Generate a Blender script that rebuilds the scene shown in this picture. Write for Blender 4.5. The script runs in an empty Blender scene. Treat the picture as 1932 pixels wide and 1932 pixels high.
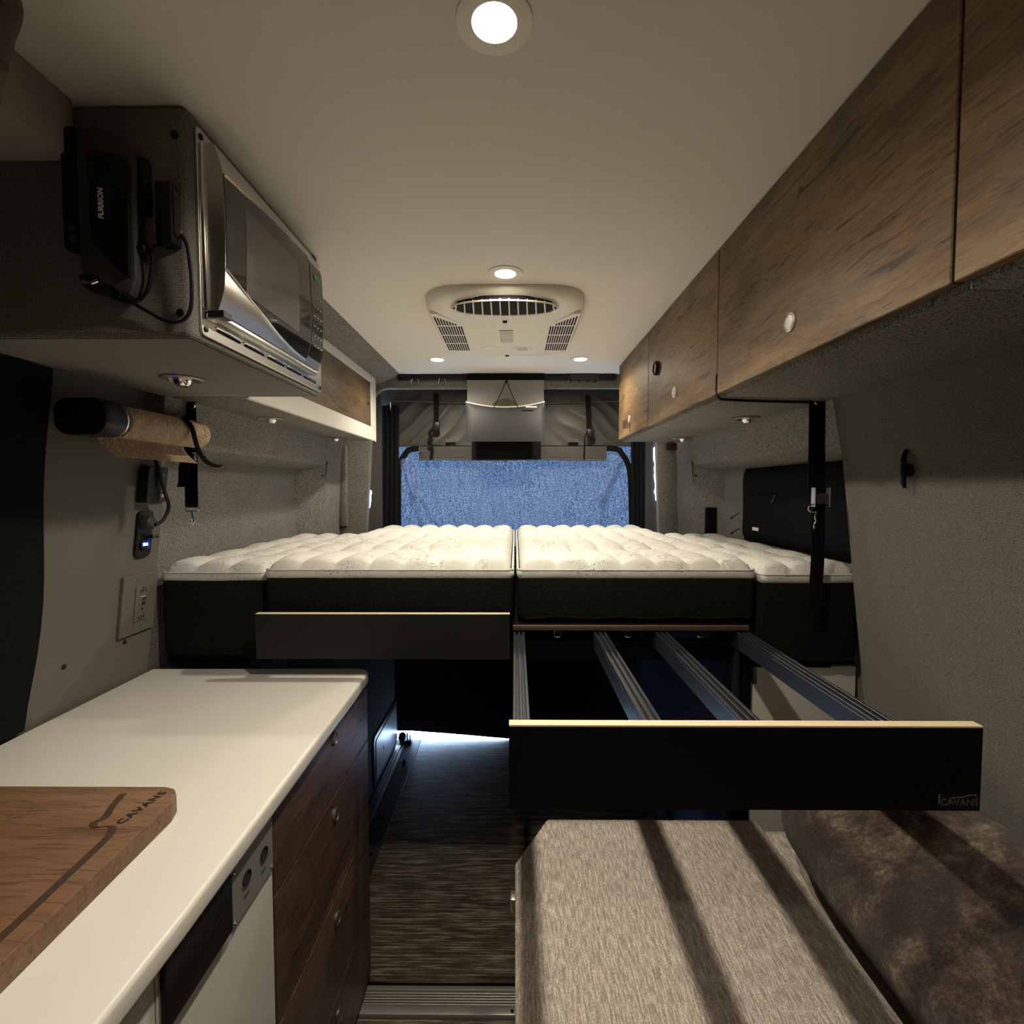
import bpy, bmesh, math, random
from mathutils import Vector, Matrix, noise
PI = math.pi
sc = bpy.context.scene
COL = sc.collection
random.seed(4)

# ------------------------------------------------------------------ camera
cam_d = bpy.data.cameras.new('camera'); cam = bpy.data.objects.new('camera', cam_d); COL.objects.link(cam)
cam_d.lens = 36 * 950 / 1932; cam_d.sensor_width = 36; cam_d.clip_start = 0.02
cam.location = (0, 0, 1.46)
cam.rotation_euler = (PI / 2 - math.atan(44 / 950), 0, math.atan(6 / 950))
sc.camera = cam
# ------------------------------------------------------------------ world: daylight outside the rear doors
w = bpy.data.worlds.new('world'); sc.world = w; w.use_nodes = True
bg = w.node_tree.nodes['Background']; bg.inputs[0].default_value = (0.46, 0.66, 1.0, 1); bg.inputs[1].default_value = 13.0
# a portal marks the rear opening so that the daylight is sampled there
pd = bpy.data.lights.new('daylight_portal', 'AREA'); pd.shape = 'RECTANGLE'; pd.size = 2.1; pd.size_y = 2.1
pd.cycles.is_portal = True
po = bpy.data.objects.new('daylight_portal', pd); COL.objects.link(po); po.location = (0, 2.98, 1.03); po.rotation_euler = (-PI / 2, 0, 0)
# ------------------------------------------------------------------ exposure and lamps' power
sc.view_settings.view_transform = 'Standard'; sc.view_settings.look = 'None'
sc.view_settings.exposure = 0.56; sc.view_settings.gamma = 1.0; sc.view_settings.use_curve_mapping = False
sc.render.engine = 'CYCLES'
sc.cycles.use_denoising = True
sc.cycles.max_bounces = 10; sc.cycles.diffuse_bounces = 6; sc.cycles.sample_clamp_indirect = 6
LAMP = 26.0            # downlight power, W
LAMP_COL = (1.0, 0.89, 0.715)

# ================================================================== helpers
ORG = {}
def bm_new(): return bmesh.new()
def box(bm, x0, x1, y0, y1, z0, z1, bev=0.0, seg=2):
    t = bmesh.new()
    bmesh.ops.create_cube(t, size=1)
    for v in t.verts:
        v.co = Vector(((x0 + x1) / 2 + v.co.x * (x1 - x0), (y0 + y1) / 2 + v.co.y * (y1 - y0), (z0 + z1) / 2 + v.co.z * (z1 - z0)))
    if bev > 0:
        bmesh.ops.bevel(t, geom=t.edges[:], offset=bev, segments=seg, affect='EDGES', profile=0.5)
    merge(bm, t); return bm
def merge(bm, t, mtx=None):
    if mtx is not None: t.transform(mtx)
    me = bpy.data.meshes.new('tmp'); t.to_mesh(me); t.free(); bm.from_mesh(me); bpy.data.meshes.remove(me)
def bx(*a, **k): return box(bm_new(), *a, **k)
def prism(bm, pts, a0, a1, axis='y', bev=0.0, seg=2):
    """closed polygon pts (2D) extruded along axis; x: pts=(y,z)  y: pts=(x,z)  z: pts=(x,y)"""
    t = bmesh.new()
    def mk(p, a):
        return {'x': (a, p[0], p[1]), 'y': (p[0], a, p[1]), 'z': (p[0], p[1], a)}[axis]
    A = [t.verts.new(mk(p, a0)) for p in pts]; B = [t.verts.new(mk(p, a1)) for p in pts]
    n = len(pts)
    t.faces.new(A); t.faces.new(B[::-1])
    for i in range(n): t.faces.new((A[i], B[i], B[(i + 1) % n], A[(i + 1) % n]))
    bmesh.ops.recalc_face_normals(t, faces=t.faces[:])
    if bev > 0:
        bmesh.ops.bevel(t, geom=t.edges[:], offset=bev, segments=seg, affect='EDGES', profile=0.5)
    merge(bm, t); return bm
def frame_of(d):
    d = d.normalized(); up = Vector((0, 0, 1)) if abs(d.z) < .9 else Vector((1, 0, 0))
    a = d.cross(up).normalized(); return a, d.cross(a).normalized()
def tube(bm, pts, r, n=8, cap=True, flat=1.0):
    pts = [Vector(p) for p in pts]; rings = []
    a = None
    for i, p in enumerate(pts):
        d = (pts[min(i + 1, len(pts) - 1)] - pts[max(i - 1, 0)]).normalized()
        if a is None: a, b = frame_of(d)
        else:
            a = (a - d * a.dot(d)).normalized(); b = d.cross(a)
        rr = r[i] if isinstance(r, (list, tuple)) else r
        rings.append([bm.verts.new(p + a * math.cos(2 * PI * k / n) * rr + b * math.sin(2 * PI * k / n) * rr * flat) for k in range(n)])
    for i in range(len(rings) - 1):
        for k in range(n): bm.faces.new((rings[i][k], rings[i][(k + 1) % n], rings[i + 1][(k + 1) % n], rings[i + 1][k]))
    if cap: bm.faces.new(rings[0][::-1]); bm.faces.new(rings[-1])
    return bm
def catmull(pts, k=6):
    pts = [Vector(p) for p in pts]; P = [pts[0]] + pts + [pts[-1]]; out = []
    for i in range(1, len(P) - 2):
        for s in range(k):
            t = s / k
            out.append(0.5 * ((2 * P[i]) + (-P[i - 1] + P[i + 1]) * t + (2 * P[i - 1] - 5 * P[i] + 4 * P[i + 1] - P[i + 2]) * t * t + (-P[i - 1] + 3 * P[i] - 3 * P[i + 1] + P[i + 2]) * t ** 3))
    out.append(pts[-1]); return out
def lathe(bm, prof, c, axis='z', n=28, cap=True, sgn=1):
    """prof: list of (radius, height) ; revolved round axis through c"""
    rings = []
    for r, h in prof:
        ring = []
        for k in range(n):
            a = 2 * PI * k / n; u, v = r * math.cos(a), r * math.sin(a); h2 = h * sgn
            p = {'z': (u, v, h2), 'x': (h2, u, v), 'y': (u, h2, v)}[axis]
            ring.append(bm.verts.new((c[0] + p[0], c[1] + p[1], c[2] + p[2])))
        rings.append(ring)
    for i in range(len(rings) - 1):
        for k in range(n): bm.faces.new((rings[i][k], rings[i][(k + 1) % n], rings[i + 1][(k + 1) % n], rings[i + 1][k]))
    if cap:
        if prof[0][0] > 1e-5: bm.faces.new(rings[0][::-1])
        if prof[-1][0] > 1e-5: bm.faces.new(rings[-1])
    return bm
def ribbon(bm, pts, wv, th):
    """strap: centre points pts, half-width vector wv (vector or list), thickness th"""
    pts = [Vector(p) for p in pts]; R = []
    for i, p in enumerate(pts):
        d = (pts[min(i + 1, len(pts) - 1)] - pts[max(i - 1, 0)]).normalized()
        wq = Vector(wv[i] if isinstance(wv, list) else wv); nrm = d.cross(wq).normalized() * th / 2
        R.append([bm.verts.new(p + q) for q in (wq + nrm, -wq + nrm, -wq - nrm, wq - nrm)])
    for i in range(len(R) - 1):
        for k in range(4): bm.faces.new((R[i][k], R[i][(k + 1) % 4], R[i + 1][(k + 1) % 4], R[i + 1][k]))
    bm.faces.new(R[0][::-1]); bm.faces.new(R[-1]); return bm
def sheet(bm, f, nu, nv, th=None):
    """grid surface f(u,v) -> point; th adds a back layer offset vector to close it"""
    G = [[bm.verts.new(f(i / nu, j / nv)) for j in range(nv + 1)] for i in range(nu + 1)]
    for i in range(nu):
        for j in range(nv): bm.faces.new((G[i][j], G[i + 1][j], G[i + 1][j + 1], G[i][j + 1]))
    if th is not None:
        th = Vector(th)
        H = [[bm.verts.new(G[i][j].co + th) for j in range(nv + 1)] for i in range(nu + 1)]
        for i in range(nu):
            for j in range(nv): bm.faces.new((H[i][j + 1], H[i + 1][j + 1], H[i + 1][j], H[i][j]))
        for i in range(nu):
            bm.faces.new((G[i + 1][0], G[i][0], H[i][0], H[i + 1][0])); bm.faces.new((G[i][nv], G[i + 1][nv], H[i + 1][nv], H[i][nv]))
        for j in range(nv):
            bm.faces.new((G[0][j], G[0][j + 1], H[0][j + 1], H[0][j])); bm.faces.new((G[nu][j + 1], G[nu][j], H[nu][j], H[nu][j + 1]))
    return bm
def rrect(x0, x1, y0, y1, r, n=6):
    out = []
    for cx, cy, a0 in ((x1 - r, y1 - r, 0), (x0 + r, y1 - r, 90), (x0 + r, y0 + r, 180), (x1 - r, y0 + r, 270)):
        for k in range(n + 1):
            a = math.radians(a0 + 90 * k / n); out.append((cx + r * math.cos(a), cy + r * math.sin(a)))
    return out
def mesh_obj(name, bm, m, org, smooth=30):
    bm.transform(Matrix.Translation(-Vector(org)))
    bmesh.ops.recalc_face_normals(bm, faces=bm.faces[:])
    me = bpy.data.meshes.new(name); bm.to_mesh(me); bm.free()
    if m is not None: me.materials.append(m)
    if smooth:
        for p in me.polygons: p.use_smooth = True
        me.set_sharp_from_angle(angle=math.radians(smooth))
    o = bpy.data.objects.new(name, me); COL.objects.link(o); return o
def thing(name, label, cat, loc, group=None):
    o = bpy.data.objects.new(name, None); COL.objects.link(o); o.location = loc; o.empty_display_size = 0.05
    o['label'] = label; o['category'] = cat
    if group: o['group'] = group
    ORG[o.name] = Vector(loc); return o
def part(name, bm, m, parent, label=None, smooth=30, kind=None):
    org = ORG[parent.name]; o = mesh_obj(name, bm, m, org, smooth); o.parent = parent; ORG[o.name] = org
    if label: o['label'] = label
    if kind: o['kind'] = kind
    return o
def solo(name, bm, m, label, cat, group=None, smooth=30):
    c = [v.co for v in bm.verts]
    org = Vector(((min(v.x for v in c) + max(v.x for v in c)) / 2, (min(v.y for v in c) + max(v.y for v in c)) / 2, min(v.z for v in c)))
    o = mesh_obj(name, bm, m, org, smooth); o.location = org; o['label'] = label; o['category'] = cat
    if group: o['group'] = group
    ORG[o.name] = org; return o
def struct(name, bm, m, parent=None, smooth=30):
    if parent: return part(name, bm, m, parent, smooth=smooth)
    o = mesh_obj(name, bm, m, (0, 0, 0), smooth); o['kind'] = 'structure'; ORG[o.name] = Vector((0, 0, 0)); return o
def dup(root, delta, label=None):
    r = root.copy(); COL.objects.link(r); r.location = root.location + Vector(delta)
    if label: r['label'] = label
    for ch in list(root.children):
        c = ch.copy(); COL.objects.link(c); c.parent = r
        for g in ch.children:
            d = g.copy(); COL.objects.link(d); d.parent = c
    return r
def text_bm(s, size, mtx, depth=0.0006, bold=0.0, shear=0.0, sp=1.0):
    cu = bpy.data.curves.new('t', 'FONT'); cu.space_character = sp; cu.body = s; cu.size = size; cu.extrude = depth; cu.offset = bold; cu.shear = shear
    cu.align_x = 'CENTER'; cu.align_y = 'CENTER'; cu.resolution_u = 3
    o = bpy.data.objects.new('t', cu); COL.objects.link(o)
    dg = bpy.context.evaluated_depsgraph_get(); me = bpy.data.meshes.new_from_object(o.evaluated_get(dg))
    bm = bmesh.new(); bm.from_mesh(me); bm.transform(mtx)
    bpy.data.objects.remove(o); bpy.data.curves.remove(cu); bpy.data.meshes.remove(me); return bm
def basis(o, X, Y):
    X = Vector(X).normalized(); Y = Vector(Y).normalized(); Z = X.cross(Y)
    return Matrix(((X.x, Y.x, Z.x, o[0]), (X.y, Y.y, Z.y, o[1]), (X.z, Y.z, Z.z, o[2]), (0, 0, 0, 1)))

# ================================================================== materials
def mat(name, col=(.5, .5, .5), rough=.6, metal=0.0, spec=None, coat=0.0, sheen=0.0, emit=None, es=0):
    m = bpy.data.materials.new(name); m.use_nodes = True; b = m.node_tree.nodes['Principled BSDF']
    b.inputs['Base Color'].default_value = (*col, 1); b.inputs['Roughness'].default_value = rough; b.inputs['Metallic'].default_value = metal
    if spec is not None: b.inputs['Specular IOR Level'].default_value = spec
    if coat: b.inputs['Coat Weight'].default_value = coat; b.inputs['Coat Roughness'].default_value = .15
    if sheen: b.inputs['Sheen Weight'].default_value = sheen; b.inputs['Sheen Roughness'].default_value = .4
    if emit: b.inputs['Emission Color'].default_value = (*emit, 1); b.inputs['Emission Strength'].default_value = es
    return m
class NT:
    def __init__(s, m):
        s.t = m.node_tree; s.b = s.t.nodes['Principled BSDF']; s.co = s.t.nodes.new('ShaderNodeTexCoord').outputs['Object']
    def n(s, k, **kw):
        x = s.t.nodes.new(k)
        for a, v in kw.items():
            if hasattr(x, a): setattr(x, a, v)
        return x
    def l(s, a, b): s.t.links.new(a, b)
    def map(s, scale, rot=(0, 0, 0)):
        x = s.n('ShaderNodeMapping'); x.inputs['Scale'].default_value = scale; x.inputs['Rotation'].default_value = rot; s.l(s.co, x.inputs[0]); return x.outputs[0]
    def noise(s, vec, scale, detail=4, rough=.6, dist=0):
        x = s.n('ShaderNodeTexNoise'); x.inputs['Scale'].default_value = scale; x.inputs['Detail'].default_value = detail
        x.inputs['Roughness'].default_value = rough; x.inputs['Distortion'].default_value = dist; s.l(vec, x.inputs['Vector']); return x.outputs[0]
    def ramp(s, f, stops):
        x = s.n('ShaderNodeValToRGB'); e = x.color_ramp.elements
        e[0].position, e[0].color = stops[0][0], (*stops[0][1], 1); e[1].position, e[1].color = stops[-1][0], (*stops[-1][1], 1)
        for p, c in stops[1:-1]:
            q = e.new(p); q.color = (*c, 1)
        s.l(f, x.inputs[0]); return x.outputs[0]
    def math(s, op, a, b):
        x = s.n('ShaderNodeMath', operation=op)
        for i, q in enumerate((a, b)):
            if isinstance(q, (int, float)): x.inputs[i].default_value = q
            else: s.l(q, x.inputs[i])
        return x.outputs[0]
    def mix(s, f, a, b, blend='MIX'):
        x = s.n('ShaderNodeMix', data_type='RGBA', blend_type=blend)
        if isinstance(f, (int, float)): x.inputs[0].default_value = f
        else: s.l(f, x.inputs[0])
        for i, q in ((6, a), (7, b)):
            if isinstance(q, tuple): x.inputs[i].default_value = (*q, 1)
            else: s.l(q, x.inputs[i])
        return x.outputs[2]
    def bump(s, h, strength=.3, dist=.002):
        x = s.n('ShaderNodeBump'); x.inputs['Strength'].default_value = strength; x.inputs['Distance'].default_value = dist
        s.l(h, x.inputs['Height']); s.l(x.outputs[0], s.b.inputs['Normal'])
    def color(s, c): s.l(c, s.b.inputs['Base Color'])
def wave(N, vec, scale, direction='X', dist=0, dscale=1):
    x = N.n('ShaderNodeTexWave', wave_type='BANDS', bands_direction=direction); x.inputs['Scale'].default_value = scale
    x.inputs['Distortion'].default_value = dist; x.inputs['Detail Scale'].default_value = dscale; N.l(vec, x.inputs['Vector']); return x.outputs['Fac']

def felt(name, base, amp=.35, fine=900):
    m = mat(name, base, .95, spec=.15); N = NT(m)
    a = N.noise(N.co, 210, 4, .8); b = N.noise(N.co, fine * .6, 2, .7); c = N.noise(N.co, 9, 3)
    f = N.math('ADD', N.math('MULTIPLY', a, .5), N.math('MULTIPLY', b, .5))
    dk = tuple(x * (1 - amp) for x in base); lt = tuple(min(1, x * (1 + amp)) for x in base)
    col = N.ramp(f, [(.42, dk), (.5, base), (.585, lt)])
    col = N.mix(.08, col, N.ramp(c, [(.3, dk), (.7, lt)])); N.color(col); N.bump(f, .5, .0015); return m
def twill(name, base):
    m = mat(name, base, .9, spec=.2); N = NT(m)
    v = N.co
    sx = N.n('ShaderNodeSeparateXYZ'); N.l(v, sx.inputs[0])
    q = N.math('ADD', sx.outputs[0], sx.outputs[1])
    p1 = N.math('SINE', N.math('MULTIPLY', N.math('ADD', N.math('MULTIPLY', q, 1.0), sx.outputs[2]), 1250), 0)
    p2 = N.math('SINE', N.math('MULTIPLY', N.math('SUBTRACT', q, N.math('MULTIPLY', sx.outputs[2], 1.0)), 1250), 0)
    f = N.math('ADD', N.math('MULTIPLY', N.math('MULTIPLY', p1, p2), .25), .5)
    nz = N.noise(v, 500, 3, .7)
    f = N.math('ADD', N.math('MULTIPLY', f, .55), N.math('MULTIPLY', nz, .45))
    N.color(N.ramp(f, [(.36, tuple(x * .22 for x in base)), (.5, base), (.62, tuple(x * 2.2 for x in base))])); N.bump(f, .6, .0015); return m
def wood(name, axis, c0, c1, c2, rough=.45, grey=None, k=1.0, cr=.8):
    """weathered oak laminate, grain runs along axis"""
    m = mat(name, c1, rough, spec=.35); N = NT(m)
    A = lambda q: {'x': (q, 1, 1), 'y': (1, q, 1), 'z': (1, 1, q)}[axis]
    warp = N.n('ShaderNodeVectorMath', operation='ADD'); wn = N.n('ShaderNodeTexNoise'); wn.inputs['Scale'].default_value = 5
    N.l(N.co, wn.inputs['Vector']); sc_ = N.n('ShaderNodeVectorMath', operation='SCALE'); sc_.inputs['Scale'].default_value = .035
    N.l(wn.outputs['Color'], sc_.inputs[0]); N.l(N.co, warp.inputs[0]); N.l(sc_.outputs[0], warp.inputs[1])
    def vm(q):
        x = N.n('ShaderNodeMapping'); x.inputs['Scale'].default_value = A(q); N.l(warp.outputs[0], x.inputs[0]); return x.outputs[0]
    big = N.noise(vm(.28), 6 * k, 5, .6, .5); mid = N.noise(vm(.14), 30 * k, 7, .8, .8); fine = N.noise(vm(.06), 200 * k, 4, .75)
    rings = N.math('FRACT', N.math('MULTIPLY', N.noise(vm(.22), 5 * k, 2, .5), 16), 0)
    rl = N.ramp(rings, [(0, (.0, .0, .0)), (.10, (1, 1, 1)), (1, (1, 1, 1))])
    col = N.ramp(big, [(.36, c0), (.5, c1), (.62, c2)])
    col = N.mix(.38, col, N.ramp(mid, [(.34, c0), (.66, c2)]))
    crack = N.noise(vm(.07), 60 * k, 3, .6, .6)
    col = N.mix(N.ramp(crack, [(.345, (cr, cr, cr)), (.385, (0, 0, 0))]), col, tuple(x * .3 for x in c0))
    if grey: col = N.mix(N.ramp(N.noise(vm(.5), 4.2 * k, 3), [(.50, (0, 0, 0)), (.62, (.75, .75, .75))]), col, grey)
    col = N.mix(N.ramp(fine, [(.36, (.6, .6, .6)), (.48, (0, 0, 0))]), col, tuple(x * .4 for x in c0))
    col = N.mix(.22, col, N.mix(1.0, col, rl, 'MULTIPLY'))
    N.color(col); N.bump(N.math('ADD', fine, mid), .22, .001); return m

M = {}
M['ceiling'] = mat('ceiling_paint', (.76, .725, .655), .75, spec=.25)
NT_ = NT(M['ceiling']); NT_.bump(NT_.noise(NT_.co, 700, 2), .12, .0006)
M['felt'] = felt('grey_felt', (.195, .186, .165), .8)
M['felt_dk'] = felt('charcoal_felt', (.05, .05, .05))
M['twill'] = twill('grey_twill', (.135, .128, .113))
M['panel'] = mat('painted_grey_panel', (.125, .118, .100), .7, spec=.3)
M['beige'] = mat('beige_soffit', (.40, .36, .31), .7)
M['blackcloth'] = felt('black_cloth', (.008, .008, .009), .3)
M['curtain_dk'] = mat('dark_grey_canvas', (.055, .055, .052), .8, sheen=.2)
N = NT(M['curtain_dk']); N.bump(N.noise(N.co, 500, 3), .2, .001)
M['wood'] = wood('weathered_oak', 'y', (.070, .041, .020), (.150, .092, .045), (.27, .178, .088), grey=(.092, .074, .055))
M['wood_gal'] = wood('shaded_oak', 'y', (.038, .020, .013), (.085, .047, .028), (.17, .10, .058), .4)  # same oak as the cabinets, weaker light put into a darker colour
M['wood_board'] = wood('walnut_board', 'x', (.105, .052, .028), (.165, .086, .045), (.225, .128, .072), .5, k=.8, cr=.12)
M['groove'] = mat('dark_groove', (.045, .022, .012), .7)  # brown darker than the board, for the groove strip
M['brand'] = mat('burnt_lettering', (.012, .007, .005), .8)
M['white'] = mat('white_solid_surface', (.70, .68, .63), .32, spec=.45)
M['gloss'] = mat('white_gloss_panel', (.62, .60, .55), .12, spec=.5)
M['offwhite'] = mat('offwhite_cabinet', (.62, .60, .54), .6)
M['plastic'] = mat('cream_plastic', (.80, .76, .67), .45)
M['black'] = mat('black_laminate', (.0025, .0025, .0027), .55, spec=.12)
M['blackp'] = mat('black_plastic', (.006, .006, .0065), .4, spec=.3)
M['greyp'] = mat('dark_grey_plastic', (.042, .042, .040), .5, spec=.3)
M['board_face'] = mat('dark_grey_laminate', (.009, .009, .009), .55, spec=.3)
M['ply'] = mat('pale_plywood_edge', (.74, .60, .40), .6)
M['plybrown'] = mat('brown_plywood_edge', (.065, .042, .030), .6)
M['welt'] = mat('dark_edge_welt', (.03, .024, .02), .8)
M['satin'] = mat('satin_silver', (.62, .60, .56), .35, .6)
M['dull'] = mat('dull_bronze', (.20, .16, .13), .35, .8)
M['plate'] = mat('etched_steel', (.30, .295, .275), .45, .5)
M['cover'] = felt('near_black_felt', (.0045, .0045, .0045), .4)
M['chrome'] = mat('chrome', (.75, .74, .72), .12, 1)
M['steel'] = mat('brushed_steel', (.58, .56, .52), .3, 1)
N = NT(M['steel']); N.bump(N.noise(N.map((400, 6, 6)), 2, 2), .05, .0004)
M['alu'] = mat('aluminium', (.62, .61, .58), .38, 1)
M['rail'] = mat('black_anodised_rail', (.06, .065, .075), .38, .75)
M['glass'] = mat('black_glass', (.010, .010, .009), .06, spec=.6)
M['mesh_glass'] = mat('grey_window_mesh', (.10, .095, .085), .12, spec=.5)
M['green'] = mat('green_digits', (.05, .2, .05), .5, emit=(.3, .9, .25), es=.06)
M['blue_led'] = mat('blue_led_digits', (.1, .1, .6), .5, emit=(.05, .09, 1), es=45)
M['greytext'] = mat('grey_lettering', (.35, .35, .34), .5)
M['whitetext'] = mat('white_lettering', (.75, .75, .75), .5)
M['webbing'] = mat('black_webbing', (.005, .005, .005), .85, spec=.1)
M['paper'] = mat('kraft_paper', (.56, .40, .25), .85)
N = NT(M['paper']); wv = N.noise(N.co, 45, 2, .5, 2.5); fr = N.math('FRACT', N.math('MULTIPLY', wv, 14), 0)
N.bump(fr, .9, .0016); N.color(N.mix(.25, (.58, .42, .27), N.ramp(N.noise(N.co, 300, 2), [(.4, (.42, .29, .17)), (.6, (.66, .49, .33))])))
M['cream'] = mat('cream_fabric', (.55, .52, .47), .8)
M['olive'] = mat('olive_fabric', (.07, .075, .045), .9)
M['greycloth'] = felt('mid_grey_cloth', (.27, .26, .245), .15)
M['bagblack'] = mat('black_nylon', (.0045, .0045, .0045), .8, spec=.12)
M['lamp'] = mat('lamp_lens', (1, .95, .85), .3, emit=LAMP_COL, es=22)
M['wirebrown'] = mat('dark_red_trim', (.06, .012, .010), .5)
M['badge'] = mat('badge_grey', (.09, .085, .08), .5)
M['hole'] = mat('dark_hole', (.004, .004, .004), .9)
# mattress ticking with a printed grey pattern
m = M['tick'] = mat('white_quilted_ticking', (.66, .64, .59), .85, spec=.2); N = NT(m)
p = N.noise(N.co, 11, 3, .5, 1.6); fr = N.math('FRACT', N.math('MULTIPLY', p, 11), 0)
ln = N.ramp(fr, [(0, (1, 1, 1)), (.14, (.5, .5, .5)), (.28, (0, 0, 0))])
ar = N.ramp(N.noise(N.co, 6, 2), [(.42, (0, 0, 0)), (.58, (1, 1, 1))])
N.color(N.mix(N.mix(1.0, ln, ar, 'MULTIPLY'), (.60, .585, .545), (.24, .235, .215))); N.bump(N.noise(N.co, 350, 2), .2, .001)
m = M['bedblack'] = mat('black_spacer_mesh', (.010, .010, .0095), .9, spec=.08); N = NT(m)
vo = N.n('ShaderNodeTexVoronoi'); vo.inputs['Scale'].default_value = 260; N.l(N.co, vo.inputs['Vector'])
N.color(N.ramp(vo.outputs['Distance'], [(.2, (.003, .003, .003)), (.6, (.014, .014, .0125))])); N.bump(vo.outputs['Distance'], .6, .002)
# bench upholstery: woven streaks running towards the rear
m = M['bench'] = mat('taupe_woven_upholstery', (.2, .18, .16), .9, spec=.2); N = NT(m)
a = N.noise(N.map((1, .12, 1)), 240, 4, .8); b = N.noise(N.map((1, .3, 1)), 800, 2, .7)
f = N.math('ADD', N.math('MULTIPLY', a, .6), N.math('MULTIPLY', b, .4))
N.color(N.ramp(f, [(.40, (.25, .212, .18)), (.5, (.42, .365, .32)), (.58, (.74, .66, .585))])); N.bump(f, .5, .0015)
# floor vinyl with streaks running across the van
m = M['vinyl'] = mat('streaked_vinyl', (.05, .045, .035), .42, spec=.35); N = NT(m)
a = N.noise(N.map((.02, 1, 1)), 150, 5, .85); b = N.noise(N.map((.15, 1, 1)), 60, 3, .6)
f = N.math('ADD', N.math('MULTIPLY', a, .65), N.math('MULTIPLY', b, .35))
N.color(N.ramp(f, [(.40, (.045, .036, .024)), (.5, (.115, .095, .066)), (.58, (.36, .305, .225))])); N.bump(f, .15, .0008)
# blue denim-like curtain, lets the daylight through
m = M['denim'] = bpy.data.materials.new('blue_mesh_fabric'); m.use_nodes = True; t = m.node_tree
b = t.nodes['Principled BSDF']; N = NT(m); b.inputs['Roughness'].default_value = .9
a = N.noise(N.map((1, 1, 1)), 125, 3, .8); c = N.noise(N.map((1, 1, .12)), 60, 2, .7)
f = N.math('ADD', N.math('MULTIPLY', a, .85), N.math('MULTIPLY', c, .15))
cr = N.ramp(f, [(.38, (.004, .006, .010)), (.50, (.012, .0155, .022)), (.60, (.040, .047, .055))])
N.color(N.mix(.5, N.ramp(f, [(.38, (.02, .03, .06)), (.6, (.28, .34, .46))]), (.08, .10, .17)))
tr = N.n('ShaderNodeBsdfTranslucent'); N.l(cr, tr.inputs['Color'])
mx = N.n('ShaderNodeMixShader'); mx.inputs[0].default_value = .62
N.l(b.outputs[0], mx.inputs[1]); N.l(tr.outputs[0], mx.inputs[2]); N.l(mx.outputs[0], t.nodes['Material Output'].inputs['Surface'])
# canvas of the rear curtain
m = M['canvas'] = mat('olive_grey_canvas', (.045, .043, .037), .5, spec=.45); N = NT(m); N.bump(N.noise(N.co, 420, 2), .2, .0008)
# fur
m = M['fur'] = mat('brown_faux_fur', (.06, .04, .03), .8, sheen=.12); N = NT(m)
a = N.noise(N.co, 9, 8, .78, .35); b = N.noise(N.map((1, 1, 1)), 150, 4, .8)
f = N.math('ADD', N.math('MULTIPLY', a, .75), N.math('MULTIPLY', b, .25))
N.color(N.ramp(f, [(.44, (.020, .0115, .009)), (.50, (.052, .031, .023)), (.56, (.12, .085, .056)), (.63, (.30, .24, .165))])); N.bump(b, .9, .006)

# ================================================================== setting
struct('floor', bx(-.545, .615, 1.443, 2.87, -.04, 0), M['vinyl'])
struct('floor_front', bx(-.62, 1.1, -1.2, 1.318, -.04, 0), M['vinyl'])
b = bx(-1.15, -.545, 1.318, 2.87, -.05, -.004); box(b, .615, 1.15, 1.318, 2.87, -.05, -.004); box(b, -1.15, -.62, -1.2, 1.318, -.05, -.004)
struct('trim_1', b, M['black'])
o = thing('threshold_strip', 'ribbed silver metal threshold strip set across the floor in front of the garage', 'threshold', (-.2, 1.38, -.02))
part('base_plate', bx(-.62, .9, 1.318, 1.445, -.04, -.022), M['black'], o)
part('bright_edge', bx(-.62, .9, 1.405, 1.418, -.022, -.004, bev=.002), M['satin'], o)
for k in range(5):
    y = 1.3985 - k * .008
    part('rib', bx(-.62, .9, y - .0015, y + .0015, -.022, -.006, bev=.001, seg=1), M['satin'], o)
part('flat_plate', bx(-.62, .9, 1.335, 1.360, -.022, -.003, bev=.002), M['satin'], o)
part('screw', lathe(bm_new(), [(.005, -.004), (.005, 0), (.002, .001)], (-.008, 1.345, -.002), n=12), M['hole'], o, 'dark screw')
CEIL = 2.085
struct('ceiling', prism(bm_new(), [(-.75, -1.22), (.62, -1.22), (.62, 2.83), (-.63, 2.83), (-.63, 1.0), (-.75, 1.0)], CEIL, CEIL + .03, 'z'), M['ceiling'])
b = bm_new()
prism(b, [(-.63, CEIL), (-.63, CEIL + .03), (-1.0, CEIL + .03), (-1.0, 2.0), (-.74, 2.038)], 1.0, 2.80, 'y')
struct('trim_2', b, M['felt'])                    # left headliner slope above the rear cabinet
struct('trim_3', bx(-1.1, -.714, -1.2, .84, 1.99, CEIL + .03, bev=.006), M['beige'])
b = bm_new(); box(b, .60, 1.0, -1.2, 2.8, CEIL, CEIL + .03); struct('trim_4', b, M['felt'])
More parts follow.
